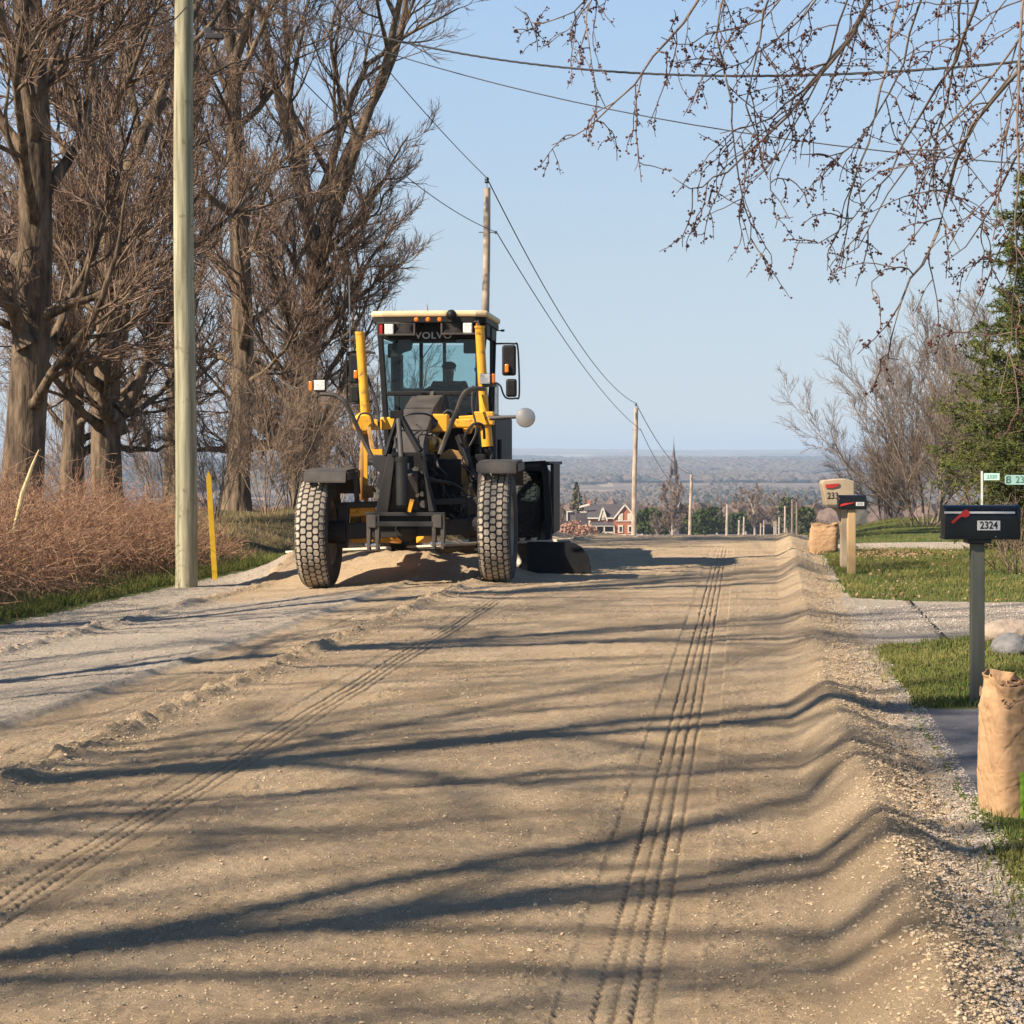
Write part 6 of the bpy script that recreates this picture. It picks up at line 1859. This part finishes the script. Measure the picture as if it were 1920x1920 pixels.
def farmhouse():
    D = 500.0; s = D/F
    z0 = -18.6
    x0 = (1170-960)*s
    root = empty('farmhouse', (x0, D, z0), 'red brick farmhouse with white trimmed gables and dark roof beside the pale pole', 'house', rz=0)
    def zx(x): return (1020+x/8.727-960)*s - x0       # crop coordinates -> local x
    def zz(y): return EYE-(920+y/8.727-HOR)*s - z0
    def box(b, x0_, x1_, y0_, y1_, Y0, Y1): b.box(((zx(x0_)+zx(x1_))/2, (Y0+Y1)/2, (zz(y0_)+zz(y1_))/2), (zx(x1_)-zx(x0_), Y1-Y0, abs(zz(y0_)-zz(y1_))))
    b = MB(); box(b, 730, 1170, 470, 800, 0, 8)                        # long wing
    x_0, x_1, xc = 1140, 1500, 1318
    b.prism([(zx(x_0), -1.6, zz(800)), (zx(x_1), -1.6, zz(800)), (zx(x_1), -1.6, zz(420)), (zx(xc), -1.6, zz(250)), (zx(x_0), -1.6, zz(450))], (0, 9, 0))
    b.prism([(zx(905), -.05, zz(480)), (zx(1020), -.05, zz(480)), (zx(962), -.05, zz(300))], (0, 2, 0))
    box(b, 520, 745, 575, 800, 1., 7)
    b.build('brick_walls', M_BRICK, root)
    b = MB(); xl, xr = 700, 1560
    b.prism([(zx(xl), -.35, zz(455)), (zx(xl), 4, zz(225)), (zx(xl), 8.3, zz(455))], (zx(xr)-zx(xl), 0, 0)); b.build('roof', M_SLATE, root)
    for (a, pk, c, yb, yp, Y0, L) in ((1125, 1318, 1510, 462, 228, -1.9, 7.5), (895, 962, 1030, 490, 268, -.35, 4.0)):
        b = MB(); b.prism([(zx(a), Y0+.25, zz(yb)), (zx(pk), Y0+.25, zz(yp)), (zx(c), Y0+.25, zz(yb)), (zx(c)-.3, Y0+.25, zz(yb)), (zx(pk), Y0+.25, zz(yp)-.5), (zx(a)+.3, Y0+.25, zz(yb))], (0, L, 0)); b.build('gable_roof', M_SLATE, root)
        b = MB()
        for e in (a, c): b.beam((zx(e), Y0, zz(yb)), (zx(pk), Y0, zz(yp)), .22, .34)
        b.build('bargeboard', M_TRIM, root)
    b = MB(); box(b, 520, 740, 380, 575, 1.2, 7); b.build('annex_roof', M_SLATE, root)
    b = MB(); box(b, 380, 540, 340, 520, 3, 8); b.build('rear_wing', M_STONE, root)
    b = MB(); box(b, 375, 470, 340, 356, 2.6, 3.0); box(b, 375, 392, 356, 500, 2.6, 3.0); box(b, 590, 700, 344, 360, 1.0, 1.2); b.beam((zx(580), 1., zz(270)), (zx(745), 1., zz(225)), .3, .45)
    box(b, 712, 895, 440, 460, -.5, -.2); box(b, 1030, 1125, 440, 460, -.5, -.2); box(b, 1000+165, 1440, 485, 500, -1.75, -1.65); b.build('eaves_trim', M_TRIM, root)
    # windows in the big gable: pale surrounds
    for (x, y0, y1, up_) in ((1245, 370, 490, 1), (1400, 370, 490, 1), (1248, 560, 685, 0), (1402, 560, 685, 0)):
        b = MB(); box(b, x-38, x+38, y0, y1, -1.78, -1.61); w = b.build('window', M_TRIM, root)
        b = MB()
        box(b, x-20, x+20, y0+25, y1-20, -1.83, -1.785)
        b.build('pane', M_LACE if up_ else M_PANE, w)
    b = MB(); box(b, 935, 990, 350, 480, -.25, -.06); w = b.build('window', M_TRIM, root)
    b = MB(); box(b, 948, 978, 370, 470, -.30, -.255); b.build('pane', M_LACE, w)
    b = MB(); box(b, 1150, 1440, 712, 740, -1.8, -1.61); box(b, 730, 760, 490, 730, -.3, -.01); box(b, 1140, 1165, 490, 720, -.3, -.01); b.build('stone_quoins', M_TRIM, root)
    # porch
    b = MB(); b.prism([(zx(745), -2.2, zz(560)), (zx(745), -.1, zz(512)), (zx(745), -.1, zz(560))], (zx(1148)-zx(745), 0, 0)); b.build('porch_roof', M_SLATE, root)
    b = MB(); box(b, 750, 1150, 562, 580, -2.1, -1.8)
    for x in (758, 850, 980, 1140): box(b, x-9, x+9, 580, 720, -2.0, -1.85)
    box(b, 950, 1120, 668, 690, -2.0, -1.85); b.build('porch', M_TRIM, root)
    b = MB(); box(b, 770, 845, 592, 730, -.12, -.02); box(b, 875, 955, 592, 730, -.12, -.02); box(b, 1000, 1115, 592, 700, -.12, -.02); b.build('shaded_openings', M_PANE, root)
    # white side porch with dark roof
    b = MB(); b.prism([(zx(1490), -1.4, zz(560)), (zx(1625), -1.4, zz(560)), (zx(1600), -1.4, zz(430)), (zx(1500), -1.4, zz(400))], (0, 4, 0)); b.build('porch_roof', M_SLATE, root)
    b = MB(); box(b, 1490, 1515, 560, 750, -1.5, -1.3); box(b, 1590, 1615, 560, 750, -1.5, -1.3); box(b, 1515, 1590, 560, 600, -1.5, -1.3); box(b, 1515, 1590, 715, 750, -1.5, -1.3); b.prism([(zx(1590), -1.5, zz(460)), (zx(1660), -1.5, zz(455)), (zx(1625), -1.5, zz(530))], (0, .3, 0))
    b.build('side_porch', M_WHITE, root)
    b = MB(); box(b, 1517, 1588, 602, 713, -1.35, -1.1); b.build('shaded_openings', M_PANE, root)
    b = MB(); b.box((zx(745), 4, zz(215)), (.8, .8, 1.6)); b.build('chimney', M_BRICK, root)


farmhouse()


def church():
    D = 560.; s = D/F; x0 = (1263.5-960)*s; z0 = hz(x0, D)
    root = empty('church_steeple', (x0, D, z0), 'grey church steeple with thin pointed spire rising above the bare tree', 'church')
    def zz(y): return EYE-(y-HOR)*s - z0
    w = 16.5*s/2
    b = MB()
    for a in (-1, 1):
        for c in (-1, 1): b.box((a*(w-.25), c*(w-.25), (zz(905)+zz(892))/2), (.42, .42, zz(892)-zz(905)-.0))
    b.box((0, 0, (zz(905)-2)/2), (2*w+.2, 2*w+.2, zz(905)+2)); b.build('tower', M_STONE, root)
    b = MB(); b.box((0, 0, zz(891)), (2*w+.7, 2*w+.7, .28)); b.build('cornice', mat('dark_cornice', (.12, .10, .11)), root)
    b = MB(); n = 8
    prof = [(w*.98, zz(890.5)), (w*.88, zz(875)), (w*.66, zz(864)), (w*.34, zz(858)), (w*.30, zz(850)), (w*.14, zz(840)), (w*.05, zz(828)), (.02, zz(817))]
    b.lathe((0, 0, 0), (0, 0, 1), prof, 8); b.build('spire', mat('slate_spire', (.11, .10, .11), (.075, .07, .08), scale=.8), root)
    b = MB()
    for a in (-1, 1):
        for c in (-1, 1): b.cyl((a*w*.86, c*w*.86, zz(891)), (a*w*.80, c*w*.80, zz(870)), .22, .04, 6)
    b.build('pinnacles', M_STONE, root)
    b = MB()
    for x in (-.45, .45): b.box((x*1.0, -w*.86, zz(884)), (.35, .2, 1.5))
    b.build('belfry_openings', mat('dark_openings', (.03, .03, .035)), root)
    b = MB(); b.box((0, 7, (zz(945))/2), (5, 9, zz(945))); b.build('nave', M_STONE, root)


church()

# ---- trees round the farmhouse
M_FTW = mat('far_twigs', (.17, .115, .085), (.25, .18, .14), rough=.9)
M_FTR = mat('far_bark', (.36, .30, .25), (.26, .21, .18), rough=.9)


def far_tree(seed, H, spread): return tree_data(seed, H, .42, limbs=16, leaders=4, first=.35, spread=spread, twig_r=.045, fork=.35, n2=8, n3=7, n4=6)


def grd(px, d): 
    x = (px-960)*d/F; return (x, d, hz(x, d))
ft = far_tree(91, 14.5, .36)
G_FT = 'bare trees in the valley near the farmhouse'
f1 = place_tree('bare_tree', grd(1262, 430), ft, 'big pale bare tree in front of the church steeple', 'tree', G_FT, mb=M_FTR, mt=M_FTW, scale=.95)
for px, d, sc, rz, lb in ((1415, 520, .9, 1., 'broad bare tree left of the far pale poles'), (1398, 560, .85, 2., 'bare tree behind the pale pole pair, right of the church'), (1455, 540, .8, 3., 'bare tree just left of the far road end'),
                      (1475, 600, .85, 4., 'bare tree at the far road end by the thin brown poles'), (1232, 470, .45, 2.5, 'small bare tree left of the big one by the church'), (1345, 560, .7, 5., 'bare tree between the church and the far poles'),
                      (1052, 520, .55, .7, 'pale bare tree at the left edge of the farmhouse'), (1100, 560, .75, 3.9, 'bare tree behind the farmhouse annex'), (1510, 470, .7, 1.9, 'bare tree right of the far road end'), (1300, 600, .6, .2, 'bare tree right behind the pale pole by the church')):
    place_tree('bare_tree', grd(px, d), f1, lb, 'tree', G_FT, rz, scale=sc)


def blob_tree(name, loc, w, h, seed, label, cat, m, cone=False, n=520, group=None):
    """foliage of many small leaf clumps round a short trunk"""
    R = np.random.default_rng(seed)
    root = empty(name, loc, label, cat, group=group)
    b = MB(); b.cyl((0, 0, -.5), (0, 0, h*.6), w*.05, w*.02, 6); b.build('trunk', M_FTR, root)
    t = R.random(n)
    z = h*(.06+.94*t) if cone else h*(.15+.8*R.random(n))
    prof = (1-t)**.8 if cone else np.sqrt(np.clip(1-((z/h-.5)/.52)**2, 0, 1))*(.8+.4*R.random(n))
    a = R.random(n)*6.283; r = w/2*prof*np.sqrt(R.random(n))
    c = np.stack([r*np.cos(a), r*np.sin(a), z], 1); k = w*.075 if not cone else w*.085
    e1 = unit(R.normal(size=(n, 3)))*k*R.uniform(.6, 1.5, n)[:, None]; e2 = unit(np.cross(e1, R.normal(size=(n, 3))))*k*R.uniform(.5, 1.1, n)[:, None]
    np_mesh('crown', np.stack([c-e1-e2*.3, c-e2, c+e1, c+e2], 1).reshape(-1, 3), np.arange(4*n).reshape(-1, 4), m, root, smooth=False)
    return root


M_CED = mat('cedar_foliage', (.030, .045, .012), (.06, .075, .018), scale=1., rough=.9, spec=.1)
M_CED2 = mat('dull_spruce_foliage', (.09, .085, .05), (.14, .12, .07), scale=1., rough=.9, spec=.1)
G_BUSH = 'dark evergreen bushes beside the farmhouse'
M_RUST = mat('rusty_shrub_twigs', (.30, .15, .10), (.36, .22, .15), scale=1., rough=.9, spec=.1)
for i, (px, d, w, h, lb) in enumerate(((1208, 480, 5.5, 7.0, 'dark green cedar bush just right of the farmhouse porch'), (1224, 478, 6.5, 7.4, 'second dark cedar bush right of the farmhouse'), (1247, 490, 5.5, 6.4, 'dark cedar behind the big bare tree trunk'),
                      (1300, 490, 6.5, 6.0, 'dark cedar right of the pole by the bare tree'), (1322, 480, 6.5, 7.2, 'rounded dark cedar between the leaning pole and the bare tree'), (1340, 500, 5.0, 7.5, 'tall dark cedar left of the leaning short pole'), (1385, 540, 8, 6.0, 'low evergreen clump behind the far pair of poles'),
                      (1478, 520, 6, 10., 'upright evergreen at the far road end'), (1508, 400, 5., 7.5, 'dark evergreen right of the far road, before the paper bag'))):
    blob_tree('cedar_bush', grd(px, d), w, h, 100+i, lb, 'evergreen', M_CED, group=G_BUSH, n=480)
blob_tree('conifer', grd(1081, 530), 6.0, 13.5, 130, 'narrow brownish conifer rising left of the farmhouse roof', 'conifer', M_CED2, cone=True, n=650)
for i, (px, d, w, h, lb) in enumerate(((1064, 470, 4, 3.6, 'rusty shrub at the left of the farmhouse garden'), (1078, 468, 4, 4.4, 'rusty brown shrub under the annex roof'), (1098, 465, 4.6, 3.4, 'reddish shrub before the brick annex'), (1112, 470, 3.2, 2.2, 'low reddish shrub by the porch steps'))):
    blob_tree('garden_shrub', grd(px, d), w, h, 150+i, lb, 'shrub', M_RUST, group='rusty shrubs in the farmhouse garden', n=260)
# small white shed by the grader end
x, y, z = grd(1038, 480)
sh = empty('shed', (x, y, z), 'small white roofed shed at the left of the farmhouse garden', 'shed')
b = MB(); b.box((0, 0, 1.0), (3.4, 3, 2.2)); b.build('walls', M_STONE, sh)
b = MB(); b.prism([(-2.2, -1.7, 2.1), (2.2, -1.7, 2.1), (0, -1.7, 3.5)], (0, 3.4, 0)); b.build('roof', M_WHITE, sh)

# ---- far farm buildings
G_BARN = 'tiny pale farm buildings on the far hills'
barn = None
for i, (px, py, wpx, lb) in enumerate(((1352, 896, 9, 'tiny white barn, second of the row right of the church'), (1378, 896, 9, 'largest tiny white barn of the row right of the church'), (1338, 896, 5, 'smallest tiny barn, leftmost of the row right of the church'), (1363, 897, 6, 'tiny pale barn between the two larger ones'),
                              (1471, 895, 8, 'tiny pale barn far right of the row'), (1076, 869, 14, 'long low pale shed on the far left ridge'), (1150, 865, 5, 'tiny pale house on the far ridge above the farmhouse'), (1454, 868, 6, 'tiny pale house high on the far ridge at right'),
                              (1470, 869, 6, 'second tiny pale house high on the far right ridge'), (1487, 869, 5, 'third tiny pale house high on the far right ridge'), (1400, 892, 5, 'tiny dull house right of the white barns'), (1584, 868, 7, 'tiny pale house on the ridge above the beige mailbox'))):
    ds = np.linspace(900, 7000, 400); xs = (px-960)*ds/F; zs = height(xs, ds)
    pyv = HOR+(EYE-zs)*F/ds; j = int(np.argmin(np.abs(pyv-py-2))); d = ds[j]; sc = wpx*d/F
    if barn is None:
        barn = empty('barn', (0, 0, 0), lb, 'barn', group=G_BARN)
        b = MB(); b.box((0, 0, .0), (1, .7, .6)); b.build('walls', mat('pale_siding', (.75, .70, .64), (.65, .6, .55)), barn)
        b = MB(); b.prism([(-.52, -.38, .3), (-.52, .38, .3), (-.52, 0, .5)], (1.04, 0, 0)); b.build('roof', mat('grey_roofing', (.50, .46, .44)), barn)
        o = barn
    else:
        o = copy_tree(barn); o["label"] = lb
    o.location = (xs[j], d, zs[j]+sc*.25); o.scale = (sc, sc, sc*.8)


# ---- woods in the distance
def woods():
    R = np.random.default_rng(33)
    t = (1+5**.5)/2
    base = np.array([(-1,t,0),(1,t,0),(-1,-t,0),(1,-t,0),(0,-1,t),(0,1,t),(0,-1,-t),(0,1,-t),(t,0,-1),(t,0,1),(-t,0,-1),(-t,0,1)], float)/1.9
    fc = np.array([(0,11,5),(0,5,1),(0,1,7),(0,7,10),(0,10,11),(1,5,9),(5,11,4),(11,10,2),(10,7,6),(7,1,8),(3,9,4),(3,4,2),(3,2,6),(3,6,8),(3,8,9),(4,9,5),(2,4,11),(6,2,10),(8,6,7),(9,8,1)])
    def belt(name, n, d0, d1, keepf, col, hgt, label, rad, pw=1.0):
        d = d0*(d1/d0)**(R.random(n)**pw); x = R.uniform(-1., 1., n)*d*.34
        k = keepf(x, d); x, d = x[k], d[k]; n = len(x)
        z = height(x, d)
        r = rad*R.uniform(.6, 1.35, n)*(1+d/9000); h = hgt*R.uniform(.7, 1.25, n)
        v = base[None]*(1+.16*R.normal(size=(n, 12, 1)))
        V = np.stack([v[..., 0]*r[:, None]+x[:, None], v[..., 1]*r[:, None]+d[:, None], v[..., 2]*(h*.55)[:, None]+(z+h*.42)[:, None]], -1).reshape(-1, 3)
        f = (fc[None]+(np.arange(n)*12)[:, None, None]).reshape(-1, 3)
        m = bpy.data.materials.new(name+'_foliage'); m.use_nodes = True
        nt = m.node_tree; N = nt.nodes; L = nt.links; bs = N["Principled BSDF"]; bs.inputs["Roughness"].default_value = 1; bs.inputs["Specular IOR Level"].default_value = 0
        at_ = N.new("ShaderNodeAttribute"); at_.attribute_name = "tint"; rp = N.new("ShaderNodeValToRGB"); e = rp.color_ramp.elements
        while len(e) < len(col): e.new(.5)
        for i, (p_, c_) in enumerate(col): e[i].position = p_; e[i].color = (*c_, 1)
        L.new(at_.outputs["Fac"], rp.inputs[0])
        nz = N.new("ShaderNodeTexNoise"); nz.inputs["Scale"].default_value = .5; nz.inputs["Detail"].default_value = 5; tc = N.new("ShaderNodeTexCoord"); L.new(tc.outputs["Object"], nz.inputs["Vector"])
        mr = N.new("ShaderNodeMapRange"); mr.inputs[1].default_value = .3; mr.inputs[2].default_value = .7; mr.inputs[3].default_value = .75; mr.inputs[4].default_value = 1.2; L.new(nz.outputs["Fac"], mr.inputs[0])
        mx = N.new("ShaderNodeMix"); mx.data_type = 'RGBA'; mx.blend_type = 'MULTIPLY'; mx.inputs[0].default_value = 1; L.new(rp.outputs[0], mx.inputs[6]); L.new(mr.outputs[0], mx.inputs[7]); L.new(mx.outputs[2], bs.inputs["Base Color"])
        o = np_mesh(name, V, f, m, smooth=False)
        tn = .5 + .75*fbm(x/(130+d*.05)+5, d/(90+d*.08), 71, 3) + .16*R.normal(size=n)
        add_attr(o, "tint", np.repeat(np.clip(tn, 0, 1), 12))
        tag(o, label, 'woods', kind='stuff')
    brown = [(0, (.115, .08, .068)), (.5, (.165, .12, .10)), (.85, (.10, .075, .065)), (1, (.06, .06, .045))]
    mixed = [(0, (.10, .08, .072)), (.45, (.13, .105, .09)), (.62, (.06, .062, .05)), (1, (.028, .036, .028))]
    belt('leafless_woods', 14000, 640, 1250, lambda x, d: (fbm(x/90, d/160, 7, 3) > -.42), brown, 9.0, 'brown leafless woods in the valley behind the farmhouse', 4.5)
    belt('valley_woods', 60000, 1150, 3600, lambda x, d: (fbm(x/120, d/420, 17, 4) > -.12), mixed, 10., 'mixed grey and evergreen woods across the middle distance', 5)
    belt('hill_woods', 60000, 3300, 8300, lambda x, d: (fbm(x/240, d/700, 27, 4) > -.16), mixed, 12., 'hazy woods on the far hills', 9)


woods()

# ---- haze: one closed box of thin air round everything
hb = MB(); hb.box((0, 7200, 0), (17000, 14800, 2*95)); ho = hb.build('haze', None)
hm = bpy.data.materials.new('thin_haze'); hm.use_nodes = True
nt = hm.node_tree; nt.nodes.remove(nt.nodes["Principled BSDF"])
pv = nt.nodes.new("ShaderNodeVolumePrincipled"); pv.inputs["Color"].default_value = (.60, .77, 1.0, 1); pv.inputs["Density"].default_value = 1.2e-4; pv.inputs["Anisotropy"].default_value = 0
nt.links.new(pv.outputs[0], nt.nodes["Material Output"].inputs["Volume"])
ho.data.materials.append(hm); tag(ho, kind='stuff')
